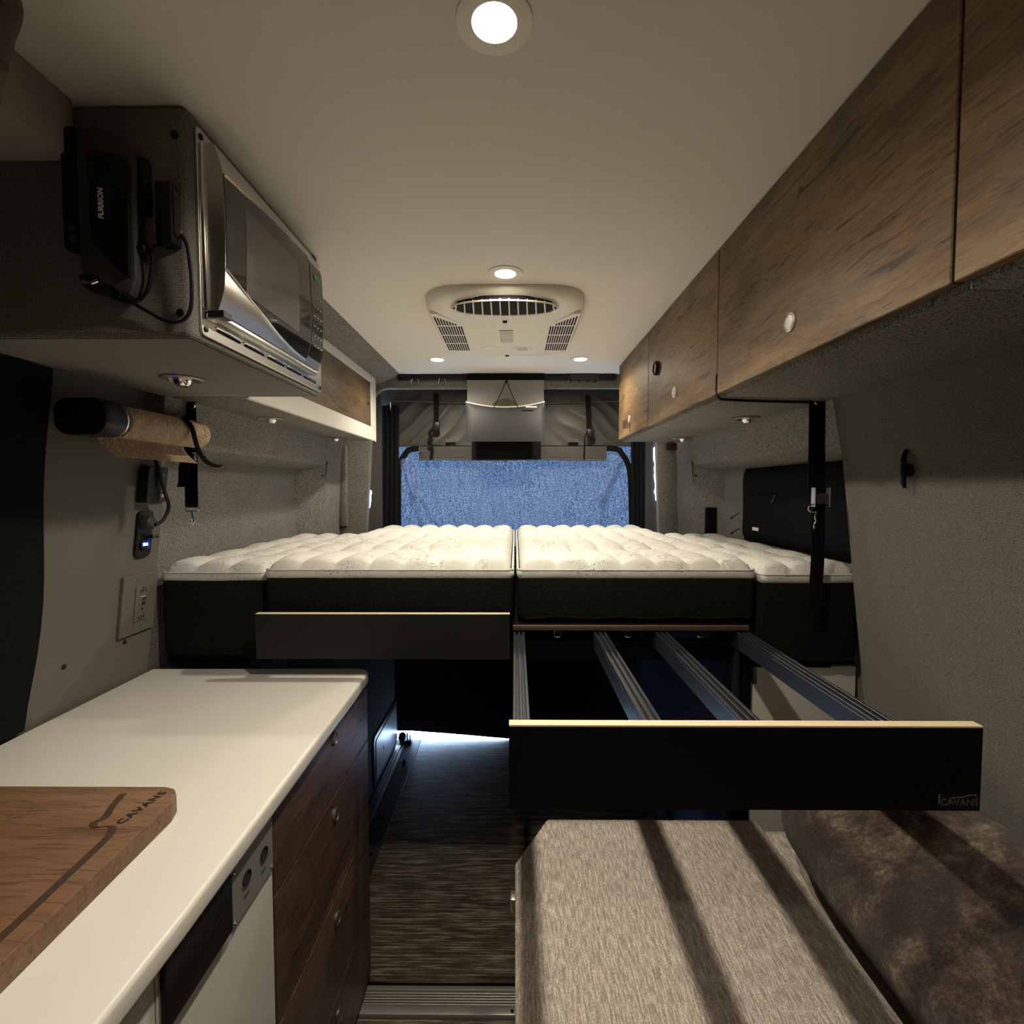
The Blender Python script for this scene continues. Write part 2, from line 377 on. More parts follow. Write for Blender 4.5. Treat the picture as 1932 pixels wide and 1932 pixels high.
# left wall: front part slopes outwards to the floor
def wprof(pts, y0, y1, out):
    b = bm_new(); prism(b, pts + [(x + out, z) for x, z in pts[::-1]], y0, y1, 'y'); return b
LP = [(-1.115, -.04), (-1.080, .93), (-.985, 1.715), (-.96, CEIL + .02)]
struct('wall_left', wprof(LP, -1.2, 1.45, -.10), M['panel'])
def rear_side(name, s, inner, outer, yin, yout):
    # inner(z) wall plane; recess with end face sloping back; s = side sign
    b = bm_new()
    X = lambda z: inner[0] + (inner[1] - inner[0]) * (1.6 - z) / .35
    # upper band with rolled lip
    pts = [(s * X(2.1), 2.1), (s * X(1.6), 1.60), (s * (X(1.6) + .012), 1.580), (s * (X(1.6) + .045), 1.562), (s * outer, 1.552), (s * (outer + .05), 1.552), (s * (outer + .05), 2.1)]
    prism(b, pts, 1.36, 2.79, 'y')
    # lower band below the mattress and outer wall
    box(b, min(s * outer, s * (outer + .04)), max(s * outer, s * (outer + .04)), 1.36, 2.60, -.04, 1.6)
    # rear closing block with slanted end face
    t = bmesh.new(); vs = {}
    for z in (-.04, 1.60):
        for k, (x, y) in enumerate(((X(max(z, 1.0)), yin), (outer + .04, yout), (outer + .04, 2.79), (X(max(z, 1.0)), 2.79))):
            vs[(z, k)] = t.verts.new((s * x, y, z))
    t.faces.new([vs[(-.04, k)] for k in range(4)]); t.faces.new([vs[(1.6, k)] for k in range(4)])
    for k in range(4): t.faces.new((vs[(-.04, k)], vs[(-.04, (k + 1) % 4)], vs[(1.6, (k + 1) % 4)], vs[(1.6, k)]))
    merge(b, t)
    return struct(name, b, M['felt'])
rear_side('wall_left_rear', -1, (.955, 1.0), 1.085, 2.56, 2.44)
rear_side('wall_right_rear', 1, (.890, .925), 1.015, 2.55, 2.41)
for s_, xa, xb, ye in ((-1, .955, 1.0, 2.558), (1, .890, .925, 2.548)):
    struct('trim_%d' % (9 if s_ < 0 else 10), tube(bm_new(), [(s_ * (xa - .001 + (xb - xa) * (1.6 - z) / .35), ye, z) for z in (1.22, 1.35, 1.5, 1.598)] + [(s_ * (xa + .02), ye - .02, 1.582), (s_ * (xa + .05), ye - .06, 1.561)], .0026, n=6), M['welt'])
RP = [(1.06, -.04), (1.015, .5), (.966, .90), (.93, 1.20), (.891, 1.535), (.855, 1.72), (.84, CEIL + .02)]
struct('wall_right', wprof(RP, -1.2, 1.38, .14), M['twill'])
# rear frame round the door opening
out = [(-1.12, -.04), (-1.12, 2.12), (1.12, 2.12), (1.12, -.04)]
top = 2.012; r = .085; xl, xr = -.832, .800
inn = [(xr + .012, -.04), (xr, 1.2), (xr - .03, top - r)]
for k in range(1, 7):
    a = PI / 2 * k / 6; inn.append((xr - .03 - r + r * math.cos(a), top - r + r * math.sin(a)))
for k in range(0, 6):
    a = PI / 2 + PI / 2 * k / 6; inn.append((xl + .045 + r + r * math.cos(a), top - r + r * math.sin(a)))
inn += [(xl + .045, top - r), (xl, 1.2), (xl - .012, -.04)]
struct('wall_rear', prism(bm_new(), out + inn, 2.79, 2.835, 'y'), M['felt'])
struct('trim_8', bx(-1.12, 1.12, 2.8355, 3.02, 2.052, 2.12), M['felt_dk'])  # unseen rear roof strip, added to stop daylight leaking over the curtain
struct('trim_5', bx(-.97, -.925, 2.762, 2.79, 1.25, 1.70, bev=.01), M['felt'])
struct('wall_front', bx(-1.16, 1.16, -1.24, -1.2, -.04, CEIL + .03), M['felt_dk'])
# garage under the bed
b = bm_new(); box(b, -.72, -.678, 1.47, 2.78, -.004, .97); struct('trim_6', b, M['felt_dk'])
b = bm_new(); box(b, .70, .712, 1.50, 2.78, -.004, .94); struct('trim_7', b, felt('daylit_charcoal_felt', (.05, .065, .10)))  # dark felt with the blue daylight put into its colour

# ================================================================== ceiling lamps
def downlight(x, y, label, k=1.0, grp='round downlights set in the ceiling'):
    o = thing('ceiling_light', label, 'light', (x, y, CEIL), grp)
    part('trim_ring', lathe(bm_new(), [(.052, .0), (.0515, -.0025), (.046, -.0040), (.0305, -.0034), (.0300, -.0006)], (x, y, CEIL), cap=False), M['plastic'], o)
    part('lens', lathe(bm_new(), [(.0300, -.0008), (.028, -.0014), (.018, -.0020), (.0001, -.0022)], (x, y, CEIL), cap=False), M['lamp'], o)
    ld = bpy.data.lights.new('downlight_beam', 'SPOT'); ld.energy = LAMP * k; ld.color = LAMP_COL
    ld.spot_size = math.radians(158); ld.spot_blend = .75; ld.shadow_soft_size = .028
    lo = bpy.data.objects.new('beam', ld); COL.objects.link(lo); lo.parent = o; lo.location = (0, 0, -.008)
    return o
downlight(-.028, .703, 'lit round downlight nearest the camera, at the top edge of the picture')
downlight(-.029, 1.491, 'lit round downlight just in front of the air conditioner')
downlight(-.377, 2.465, 'lit downlight at the rear left corner of the ceiling, behind the air conditioner', .85)
downlight(.314, 2.46, 'lit downlight at the rear right corner of the ceiling, behind the air conditioner', .85)
downlight(-.028, -.12, 'lit downlight above and behind the camera', .38)
downlight(-.028, -.66, 'lit downlight furthest towards the front of the van', .2)

# ------------------------------------------------------------------ roof air conditioner
o = thing('air_conditioner', 'cream plastic ceiling air conditioner with a curved front vent and two side grilles', 'air conditioner', (-.033, 1.93, CEIL))
cx, cy, hx, hy = -.033, 1.93, .268, .36
def sup(k, n, s, e=5.0, sx=1, sy=1):
    a = 2 * PI * k / n; c, q = math.cos(a), math.sin(a)
    taper = 1 - .06 * max(0, q) ** 2
    return (cx + hx * sx * s * math.copysign(abs(c) ** (2 / e), c) * taper, cy + hy * sy * s * math.copysign(abs(q) ** (2 / e), q))
b = bm_new(); rings = []
for s_, z in ((1.0, CEIL), (1.0, CEIL - .014), (.985, CEIL - .024), (.95, CEIL - .034), (.86, CEIL - .041), (.6, CEIL - .044)):
    rings.append([b.verts.new((*sup(k, 56, s_), z)) for k in range(56)])
for i in range(5):
    for k in range(56): b.faces.new((rings[i][k], rings[i][(k + 1) % 56], rings[i + 1][(k + 1) % 56], rings[i + 1][k]))
b.faces.new(rings[-1])
part('housing', b, M['plastic'], o)
# front vent: dark lens-shaped mouth with upright vanes, slightly proud lip
def lens_pts(x0, x1, yc, h, n=16):
    p = [(x0 + (x1 - x0) * k / n, yc - h * (1 - (2 * k / n - 1) ** 2) ** .45) for k in range(n + 1)]
    return p + [(x1 - (x1 - x0) * k / n, yc + h * 1.0 * (1 - (2 * k / n - 1) ** 2) ** .45) for k in range(1, n)]
vz = CEIL - .0475
vent = part('front_vent', prism(bm_new(), lens_pts(-.200, .133, 1.640, .062), CEIL - .030, vz, 'z'), M['hole'], o)
lp = lens_pts(-.206, .139, 1.640, .068)
lip = bm_new(); tube(lip, [(x, y, vz) for x, y in lp] + [(lp[0][0], lp[0][1], vz)], .0028, n=8, cap=False); part('vent_lip', lip, M['plastic'], vent)
for k in range(12):
    x = -.200 + .333 * (k + .5) / 12 + 0; u = (x + .0335) / .1665
    h1 = .062 * (1 - u * u) ** .45; tilt = u * .010
    v = bm_new(); prism(v, [(x - .0022, 1.640 - h1), (x + .0022, 1.640 - h1), (x + .0022 + tilt, 1.640 + h1), (x - .0022 + tilt, 1.640 + h1)], vz - .004, vz + .008, 'z')
    part('vane', v, M['plastic'], vent)
# side grilles
for s_, gname in ((-1, 'l'), (1, 'r')):
    gx = lambda q: cx + s_ * q
    quad = [(gx(.235), 1.715), (gx(.160), 1.80), (gx(.150), 2.15), (gx(.222), 2.125)]
    g = part('side_grille', prism(bm_new(), [(gx(.250), 1.698), (gx(.228), 1.702), (gx(.158), 1.80), (gx(.150), 1.86), (gx(.150), 2.165), (gx(.240), 2.160), (gx(.250), 2.10)], CEIL - .034, CEIL - .0450, 'z'), M['plastic'], o)
    for r_ in range(4):
        y0 = 1.722 + r_ * .108; y1 = y0 + .096
        for c_ in range(10):
            q = .1575 + c_ * .0090; yy0 = max(y0, 1.735 + (.232 - q) * 1.15)
            if yy0 > y1 - .015: continue
            part('slot', bx(min(gx(q), gx(q + .0055)), max(gx(q), gx(q + .0055)), yy0, y1, CEIL - .040, CEIL - .0456), M['hole'], g)
part('logo_plate', bx(-.057, -.010, 1.875, 2.02, CEIL - .04, CEIL - .0465, bev=.001, seg=1), M['cream'], o)
for y in (1.905, 1.985): part('plate_line', bx(-.058, -.009, y, y + .004, CEIL - .04, CEIL - .0470), M['greytext'], o)
for x, nm in ((-.103, 'closed round dial'), (.028, 'round vent dial')):
    dl = part('dial', lathe(bm_new(), [(.044, 0), (.042, -.0025), (.036, -.001), (.034, -.003), (.001, -.0035)], (x, 2.120, CEIL - .0430)), M['plastic'], o, nm)
    if x > 0:
        for k in (-1, 0, 1): part('dial_slot', bx(x - .022, x + .022, 2.120 + k * .014 - .002, 2.120 + k * .014 + .002, CEIL - .045, CEIL - .0470), M['greytext'], dl)
for y in (1.778, 2.240):
    part('screw_hole', bx(-.042, -.030, y - .008, y + .008, CEIL - .036, CEIL - .0457 + (.0 if y < 2 else .004), bev=.002, seg=1), M['hole'], o)

# ================================================================== right overhead cabinets
def latch(x, y, z, sgn, parent, r=.0145, m=None, axis='x'):
    return part('latch', lathe(bm_new(), [(r, 0), (r, .003), (r * .8, .0055), (r * .72, .003), (r * .70, .004), (.0005, .0045)], (x, y, z), axis, 24, sgn=sgn), m or M['chrome'], parent)
def rcab(y0, y1, label, lat=None):
    o = thing('overhead_cabinet', label, 'cabinet', (.69, (y0 + y1) / 2, 1.705), 'wood fronted cabinets along the right side of the ceiling')
    part('carcass', bx(.5505, .852, y0, y1, 1.700, CEIL - .002, bev=.004), M['felt'], o)
    d = part('door', bx(.530, .549, y0 + .0022, y1 - .0022, 1.709, 2.083, bev=.0015, seg=1), M['wood'], o)
    if lat: latch(.530, lat[0], lat[1], -1, d, .0185, M['satin'])
    return o, d
rcab(-.25, .627, 'nearest wooden overhead cabinet on the right, cut off by the picture edge')
rcab(.627, 1.341, 'longest visible wooden overhead cabinet on the right with one round silver latch', (.988, 1.780))
c3, d3 = rcab(1.341, 2.031, 'wooden overhead cabinet on the right with a black round grommet above its latch', (1.693, 1.780))
part('grommet', lathe(bm_new(), [(.026, 0), (.026, .010), (.022, .012), (.018, .008), (.001, .008)], (.530, 1.905, 1.909), 'x', 24, sgn=-1), M['blackp'], d3)
c4, d4 = rcab(2.032, 2.60, 'rearmost wooden overhead cabinet on the right with a key in its lock', (2.352, 1.779))
part('key', bx(.500, .526, 2.350, 2.354, 1.735, 1.778, bev=.001, seg=1), M['chrome'], d4)
solo('felt_bracket', prism(bm_new(), [(.60, 1.699), (.93, 1.699), (.93, 1.66), (.66, 1.690)], .30, .62, 'y'), M['felt'], 'grey felt wedge below the nearest right overhead cabinet', 'bracket')
# cable along the underside
solo('cable', tube(bm_new(), catmull([(.531, 1.345, 1.76), (.531, 1.343, 1.715), (.537, 1.340, 1.6975), (.56, 1.345, 1.6945), (.68, 1.37, 1.6945), (.81, 1.385, 1.6945)]), .0038), M['blackp'], 'thin black cable running under the right cabinets to the strap anchor', 'cable')
# fittings in the felt undersides
def readlight(x, y, z, label):
    o = thing('reading_light', label, 'light', (x, y, z), 'small unlit swivel lamps under the side cabinets')
    part('bezel', lathe(bm_new(), [(.044, 0), (.044, -.003), (.038, -.005), (.026, -.002), (.022, -.0005)], (x, y, z), cap=True, n=28), M['steel'], o)
    part('swivel_head', lathe(bm_new(), [(.017, 0), (.019, -.006), (.016, -.013), (.010, -.018), (.0005, -.019)], (x + .004, y - .004, z - .001), n=20), M['chrome'], o)
    part('screw', lathe(bm_new(), [(.004, 0), (.004, -.003), (.0005, -.004)], (x - .03, y, z - .003), n=10), M['chrome'], o)
readlight(-.753, 1.146, 1.7095, 'unlit swivel lamp under the felt microwave box')
readlight(-.869, 1.796, 1.7095, 'unlit swivel lamp under the left rear cabinet, nearer one')
readlight(-.886, 2.485, 1.7095, 'unlit swivel lamp under the left rear cabinet, rearmost one')
readlight(.779, 1.719, 1.699, 'unlit swivel lamp under the right overhead cabinets, nearer one')
readlight(.788, 2.396, 1.699, 'unlit swivel lamp under the right overhead cabinets, rearmost one')

# ================================================================== left side: felt microwave box, rear cabinet
o = thing('microwave_cabinet', 'grey felt covered box cabinet holding the microwave, upper left', 'cabinet', (-.74, 1.11, 1.71))
part('felt_box', bx(-.962, -.535, .842, 1.392, 1.710, 2.0835, bev=.012, seg=3), M['twill'], o)
for x, z in ((-.553, 2.034), (-.552, 1.750)):
    part('screw', lathe(bm_new(), [(.006, 0), (.006, .003), (.001, .004)], (x, .842, z), 'y', 12, sgn=-1), M['blackp'], o)
X = -.535
o = thing('microwave', 'stainless steel built-in microwave with a dark curved window, upper left', 'microwave', (-.52, 1.12, 1.75))
b = bm_new()
prism(b, rrect(.862, 1.388, 1.722, 2.065, .008, 3), X, X + .005, 'x', bev=.001, seg=1)
part('trim_frame', b, M['steel'], o)
for k in range(5):
    y = .905 + k * .092
    s_ = part('vent_slot', bx(X + .0045, X + .0062, y, y + .075, 1.7385, 1.7425), M['hole'], o)
    part('slot_rim', tube(bm_new(), [(X + .006, y - .003, 1.745), (X + .008, y + .035, 1.7455), (X + .006, y + .078, 1.745)], .0014, n=6), M['chrome'], s_)
for y, z in ((.873, 2.052), (.873, 1.733), (1.378, 1.733)):
    part('screw', lathe(bm_new(), [(.005, 0), (.005, .002), (.001, .003)], (X + .005, y, z), 'x', 12), M['blackp'], o)
# door slab, front surface bows out in the middle, top and bottom edges roll back
def mwf(y, z, off=0.0):
    v = (z - 1.900) / .140; u = (y - 1.05) / .185
    return -.497 + .006 * (1 - min(1, abs(v)) ** 2) - .010 * max(0, abs(v) - .72) / .28 + off
b = bm_new()
sheet(b, lambda u, v: Vector((mwf(.870 + .355 * u, 1.762 + .278 * v), .870 + .355 * u, 1.762 + .278 * v)), 16, 24, (-.034, 0, 0))
dr = part('door', b, M['steel'], o)
def wtop(y): return 1.990 + .020 * math.sin(min(1, (y - .872) / .355) * PI / 2)
def wbot(y): return 1.833 - .063 * math.sin(min(1, (y - .872) / .355) * PI / 2)
b = bm_new()
sheet(b, lambda u, v: (lambda y: Vector((mwf(y, wbot(y) + (wtop(y) - wbot(y)) * v, .0012), y, wbot(y) + (wtop(y) - wbot(y)) * v)))(.8725 + .3515 * u), 16, 12, (-.004, 0, 0))
gl = part('window', b, M['glass'], dr)
b = bm_new()
sheet(b, lambda u, v: (lambda y, z: Vector((mwf(y, z, .0018), y, z)))(.935 + .225 * u, 1.815 + .155 * v), 10, 8, (-.002, 0, 0))
part('window_mesh', b, M['mesh_glass'], dr, 'lighter grey inner window mesh')
for f_ in (wtop, wbot):
    part('chrome_edge', tube(bm_new(), [(mwf(.8725 + .3515 * k / 16, f_(.8725 + .3515 * k / 16), .0012), .8725 + .3515 * k / 16, f_(.8725 + .3515 * k / 16)) for k in range(17)], .0022, n=6), M['chrome'], dr)
part('bottom_latch', bx(-.524, -.495, .868, .893, 1.752, 1.764, bev=.001, seg=1), M['blackp'], dr)
part('door_pillar', bx(-.530, -.522, .864, .871, 1.765, 2.038, bev=.002), M['chrome'], dr)
b = bm_new()
sheet(b, lambda u, v: (lambda y, z: Vector((mwf(y, z, 0), y, z)))(1.2275 + .080 * u, 1.762 + .278 * v), 4, 24, (-.034, 0, 0))
cp = part('control_surround', b, M['steel'], o)
b = bm_new()
sheet(b, lambda u, v: (lambda y, z: Vector((mwf(y, z, .0012), y, z)))(1.230 + .074 * u, 1.780 + .228 * v), 4, 12, (-.004, 0, 0))
part('control_panel', b, M['glass'], cp)
part('clock_digits', text_bm('8:02', .020, basis((-.4895, 1.268, 1.975), (0, 1, 0), (0, 0, 1)), .0004), M['green'], cp)
for i in range(6):
    for j in range(3):
        part('key_legend', bx(-.4925, -.4890, 1.244 + j * .019, 1.252 + j * .019, 1.928 - i * .024, 1.931 - i * .024), M['greytext'], cp)
part('bottom_rail', prism(bm_new(), [(.872, 1.762), (1.306, 1.762), (1.306, 1.750), (.872, 1.750)], -.530, -.508, 'x', bev=.003), M['steel'], o)
part('top_hinge_cap', bx(-.530, -.505, 1.285, 1.308, 2.034, 2.046, bev=.003), M['blackp'], o)
# rear left cabinet
o = thing('rear_wall_cabinet', 'light framed cabinet with a small oak door, left side behind the microwave', 'cabinet', (-.85, 2.02, 1.71))
part('carcass', bx(-.965, -.747, 1.394, 2.648, 1.7101, 2.036, bev=.006), M['felt'], o)
fr_ = bm_new()
box(fr_, -.747, -.733, 1.394, 2.655, 1.708, 1.776, bev=.002, seg=1); box(fr_, -.747, -.733, 1.394, 2.655, 2.000, 2.038, bev=.002, seg=1)
box(fr_, -.747, -.733, 2.582, 2.655, 1.776, 2.000, bev=.002, seg=1)
part('face_frame', fr_, M['offwhite'], o, 'pale painted frame')
dd = part('door', bx(-.747, -.737, 1.420, 2.580, 1.7775, 1.999), M['wood'], o)
latch(-.737, 2.535, 1.885, 1, dd, .009, M['wirebrown'])
part('edge_bead', bx(-.7335, -.7300, 2.645, 2.657, 1.706, 2.040, bev=.001, seg=1), M['white'], o)

# ------------------------------------------------------------------ wooden panel, top left near the camera
pts = [(-.572, 2.0835)] + [(-.572 - .0 + .010 * math.sin(a * PI / 6), 2.035 - .06 * (a / 6)) for a in range(0, 7)] + [(-.60, 1.885), (-.66, 1.70), (-1.0, 1.70), (-1.0, 2.0835)]
solo('wood_end_panel', prism(bm_new(), pts, .575, .60, 'y', bev=.003), M['wood_gal'], 'dark wooden end panel with a rounded corner at the top left of the picture', 'panel')

# ------------------------------------------------------------------ radio dock on the side of the felt box
o = thing('wall_speaker', 'black and grey wall mounted speaker unit with FURRION lettering on the felt box', 'speaker', (-.65, .80, 1.77))
part('mount_plate', bx(-.726, -.684, .818, .8415, 1.842, 2.036, bev=.010, seg=3), M['blackp'], o)
b = bm_new()
prism(b, [(-0.695, 1.8065), (-0.6888, 1.8014), (-0.6155, 1.7677), (-0.6053, 1.7963), (-0.6032, 1.995), (-0.6216, 2.0154), (-0.6674, 2.0327), (-0.695, 2.0286)], .815, .8415, 'y', bev=.006)
bd = part('body', b, M['greyp'], o)
part('front_panel', prism(bm_new(), [(-0.6703, 1.8508), (-0.6196, 1.7992), (-0.6115, 1.7961), (-0.6075, 1.9713), (-0.6196, 1.9845), (-0.6632, 1.9905), (-0.6733, 1.9845)], .810, .8165, 'y', bev=.002), M['blackp'], bd)
part('lettering', text_bm('FURRION', .0112, basis((-.652, .8095, 1.908), (0, 0, 1), (-1, 0, 0)), .0004, .0003, .2), M['whitetext'], bd)
part('side_knob', bx(-.6065, -.591, .824, .8415, 1.902, 1.990, bev=.004), M['blackp'], o)
part('lower_handle', tube(bm_new(), catmull([(-.695, .825, 1.800), (-.684, .822, 1.788), (-.668, .822, 1.780), (-.645, .825, 1.776)]), .008), M['blackp'], o)
part('chrome_strip', tube(bm_new(), catmull([(-.688, .813, 1.789), (-.674, .811, 1.786), (-.662, .811, 1.790)]), .0026), M['chrome'], o)
for z in (1.858, 1.875): part('button', lathe(bm_new(), [(.006, 0), (.006, .001), (.0005, .0015)], (-.706, .8175, z), 'y', 12, sgn=-1), M['greyp'], o)
o = thing('charger_block', 'slim black power adapter hanging by its cable between the speaker and the microwave', 'adapter', (-.56, .82, 1.845))
part('body', bx(-.5715, -.545, .815, .8415, 1.851, 1.947, bev=.003), M['blackp'], o)
part('side_clip', bx(-.545, -.5425, .819, .836, 1.866, 1.936, bev=.001, seg=1), M['glass'], o)
part('cord', tube(bm_new(), catmull([(-.538, .826, 1.868), (-.528, .826, 1.850), (-.524, .828, 1.80), (-.528, .830, 1.752), (-.545, .830, 1.732), (-.575, .833, 1.736), (-.605, .833, 1.752), (-.640, .830, 1.772)]), .0030), M['blackp'], o)
part('cord', tube(bm_new(), catmull([(-.560, .824, 1.850), (-.580, .822, 1.846), (-.588, .828, 1.815), (-.600, .830, 1.778), (-.625, .830, 1.762), (-.655, .826, 1.772)]), .0030), M['blackp'], o)
part('cord_tie', lathe(bm_new(), [(.008, 0), (.008, .008), (.004, .012)], (-.602, .826, 1.846), 'x', 12, sgn=1), M['blackp'], o)

# ================================================================== left wall fittings
def lx(z): # left wall surface x at height z
    for (xa, za), (xb, zb) in zip(LP, LP[1:]):
        if za <= z <= zb: return xa + (xb - xa) * (z - za) / (zb - za)
    return LP[-1][0]
def lw_plate(y0, y1, z0, z1, th, m, name, parent, off=0.0, rad=.004, label=None):
    b = bm_new(); prism(b, rrect(y0, y1, z0, z1, rad, 4), 0, th, 'x', bev=min(.0012, th / 3), seg=1)
    for v in b.verts: v.co.x += lx(v.co.z) + off
    return part(name, b, m, parent, label)
# black cover over the front-left window
b = bm_new()
sheet(b, lambda u, v: Vector((lx(.9 + .86 * v) + .018 + .004 * math.sin(v * 9 + u * 5), -1.1 + 2.165 * u + (.012 * math.sin(v * 5)) * u, .934 + .775 * v)), 24, 14, (-.014, 0, 0))
solo('window_cover', b, M['cover'], 'black fabric cover hanging on the left wall beside the paper towels', 'curtain')
# paper towel holder
o = thing('paper_towel_holder', 'black wall bracket holding the brown paper towel roll', 'holder', (-.95, 1.06, 1.61))
b = bm_new(); prism(b, rrect(-.972, -.860, 1.574, 1.652, .030, 8), 1.06, 1.121, 'y', bev=.004)
part('arm', b, M['blackp'], o)
part('chrome_ring', lathe(bm_new(), [(.033, 0), (.038, .002), (.038, .006), (.033, .008)], (-.899, 1.121, 1.612), 'y', 32), M['steel'], o)
part('spindle', lathe(bm_new(), [(.008, 0), (.008, .33), (.001, .335)], (-.899, 1.12, 1.612), 'y', 14), M['blackp'], o)
o = thing('paper_towel_roll', 'nearly used brown kraft paper towel roll on the left wall', 'paper towel', (-.899, 1.28, 1.575))
part('roll', lathe(bm_new(), [(.012, 0), (.036, 0), (.0375, .004), (.0375, .285), (.035, .292), (.014, .292)], (-.899, 1.140, 1.612), 'y', 40), M['paper'], o)
def sh(u, v):
    y = 1.138 + .300 * u + .004 * math.sin(7 * v)
    if v < .35:
        a = math.radians(100 + 80 * v / .35); return Vector((-.899 + .0385 * math.cos(a), y, 1.612 + .0385 * math.sin(a)))
    t_ = (v - .35) / .65
    return Vector((-.9375 - .012 * math.sin(t_ * PI) + .030 * t_ * t_, y + .006 * t_ * (1 - u), 1.612 - .080 * t_))
b = bm_new(); sheet(b, sh, 16, 22, (-.0012, 0, .0004)); part('loose_sheet', b, M['paper'], o)
# remote / control in its holder, 12 V socket, mains socket
o = thing('fan_remote', 'black remote control with arrow buttons clipped to the left panel below the towels', 'remote', (-.98, 1.38, 1.42))
lw_plate(1.345, 1.396, 1.422, 1.520, .030, M['blackp'], 'holder', o, rad=.010)
rp = lw_plate(1.397, 1.449, 1.422, 1.520, .010, M['blackp'], 'keypad', o, rad=.003)
for i, (s_, sz) in enumerate((('A', .013), ('V', .013))):
    z = 1.497 - i * .020; part('arrow_mark', text_bm(s_, sz, basis((lx(z) + .0105, 1.432, z), (0, 1, 0), (0, 0, 1)), .0003), M['greytext'], rp)
for z in (1.457, 1.440):
    for y in (1.412, 1.433):
        part('button', bx(lx(z) + .008, lx(z) + .0115, y - .006, y + .006, z - .005, z + .005, bev=.001, seg=1), M['greytext'], rp)
part('cord', tube(bm_new(), catmull([(-.985, 1.375, 1.545), (-.975, 1.378, 1.50), (-.972, 1.392, 1.45), (-.976, 1.412, 1.41), (-.985, 1.400, 1.372), (-.992, 1.378, 1.360)]), .0048), M['blackp'], o)
o = thing('socket_panel', 'black rounded 12 volt socket panel with a glowing blue voltage display', 'socket', (-1.0, 1.345, 1.28))
pl_ = lw_plate(1.352, 1.410, 1.270, 1.400, .008, M['blackp'], 'plate', o, rad=.016)
part('plug', lathe(bm_new(), [(.019, 0), (.018, .022), (.012, .028), (.001, .028)], (lx(1.365) + .006, 1.376, 1.366), 'x', 18), M['greyp'], o)
part('socket_ring', lathe(bm_new(), [(.018, 0), (.018, .005), (.014, .006), (.013, .003), (.001, .003)], (lx(1.31) + .006, 1.382, 1.306), 'x', 20), M['blackp'], o)
part('voltage_display', text_bm('13.6', .0105, basis((lx(1.31) + .0105, 1.382, 1.306), (0, 1, 0), (0, 0, 1)), .0004, .0003), M['blue_led'], o)
b = bm_new(); prism(b, [(-.0, 0), (.014, .004), (.020, .002), (.018, -.006), (.0, -.008)], 0, .026, 'y', bev=.001, seg=1)
b.transform(Matrix.Translation((lx(1.325) + .008, 1.386, 1.328))); part('flip_cap', b, M['blackp'], o)
o = thing('wall_outlet', 'grey metal outlet plate with a double socket low on the left panel', 'outlet', (-1.03, 1.31, 1.08))
pl_ = lw_plate(1.318, 1.446, 1.058, 1.224, .009, M['panel'], 'cover_plate', o, rad=.002)
dv = lw_plate(1.362, 1.411, 1.092, 1.190, .003, M['panel'], 'socket_insert', o, off=.009, rad=.002)
for z in (1.178, 1.103): 
    for y in (1.378, 1.386, 1.396): part('socket_slot', bx(lx(z) + .0115, lx(z) + .0125, y, y + .003, z - .006, z + .005), M['hole'], dv)
for z in (1.155, 1.141): part('test_button', bx(lx(z) + .0115, lx(z) + .0145, 1.378, 1.398, z - .005, z + .005, bev=.001, seg=1), M['alu'], dv)
for z in (1.185, 1.125): part('screw', lathe(bm_new(), [(.003, 0), (.003, .001)], (lx(z) + .0118, 1.388, z), 'x', 10), M['hole'], dv)
for y, z in ((1.350, 1.042), (1.165, 1.040)):
    solo('screw_cap', lathe(bm_new(), [(.006, 0), (.006, .002), (.0005, .003)], (lx(z), y, z), 'x', 14), M['hole'], 'small dark screw in the left panel ' + ('just below the outlet plate' if y > 1.2 else 'left of the outlet plate'), 'screw')

# ================================================================== straps
def clasp(name, parent, x, y, z):
    part('d_ring', tube(bm_new(), catmull([(x - .018, y, z + .004), (x - .019, y, z - .004), (x - .008, y, z - .007), (x + .008, y, z - .007), (x + .019, y, z - .004), (x + .018, y, z + .004), (x - .018, y, z + .004)], 4), .0018, n=6), M['chrome'], parent)
    part('snap_hook', tube(bm_new(), catmull([(x, y, z - .007), (x + .001, y, z - .022), (x + .004, y, z - .036), (x, y, z - .046), (x - .004, y, z - .038), (x - .001, y, z - .028)], 4), [.0034] * 6 + [.0022] * 15, n=6), M['chrome'], parent)
o = thing('hanging_strap', 'black webbing strap with a chrome snap hook hanging at the left, behind the paper towels', 'strap', (-.925, 1.452, 1.36))
part('webbing', ribbon(bm_new(), catmull([(-.936, 1.452, 1.709), (-.935, 1.453, 1.60), (-.936, 1.452, 1.50), (-.937, 1.452, 1.408)], 5), (.0185, 0, 0), .003), M['webbing'], o)
part('folded_end', ribbon(bm_new(), catmull([(-.935, 1.446, 1.56), (-.948, 1.440, 1.525), (-.952, 1.442, 1.485), (-.958, 1.444, 1.465)], 4), (.014, 0, 0), .003), M['webbing'], o)
part('loose_tail', ribbon(bm_new(), catmull([(-.935, 1.447, 1.668), (-.915, 1.40, 1.657), (-.876, 1.335, 1.648), (-.856, 1.335, 1.622), (-.842, 1.335, 1.570), (-.828, 1.340, 1.538), (-.808, 1.345, 1.523), (-.786, 1.345, 1.520)], 5), [(0, .008, .003)] * 36, .002), M['webbing'], o)
part('anchor_ring', tube(bm_new(), catmull([(-.925, 1.450, 1.712), (-.918, 1.449, 1.700), (-.922, 1.449, 1.690), (-.930, 1.449, 1.690)], 4), .002, n=6), M['chrome'], o)
part('slide_buckle', bx(-.930, -.917, 1.446, 1.450, 1.540, 1.565, bev=.002), M['chrome'], o)
clasp('c', o, -.936, 1.452, 1.402)
o = thing('hanging_strap', 'long black webbing strap hanging from the right cabinets in front of the mattress', 'strap', (.837, 1.40, 1.10))
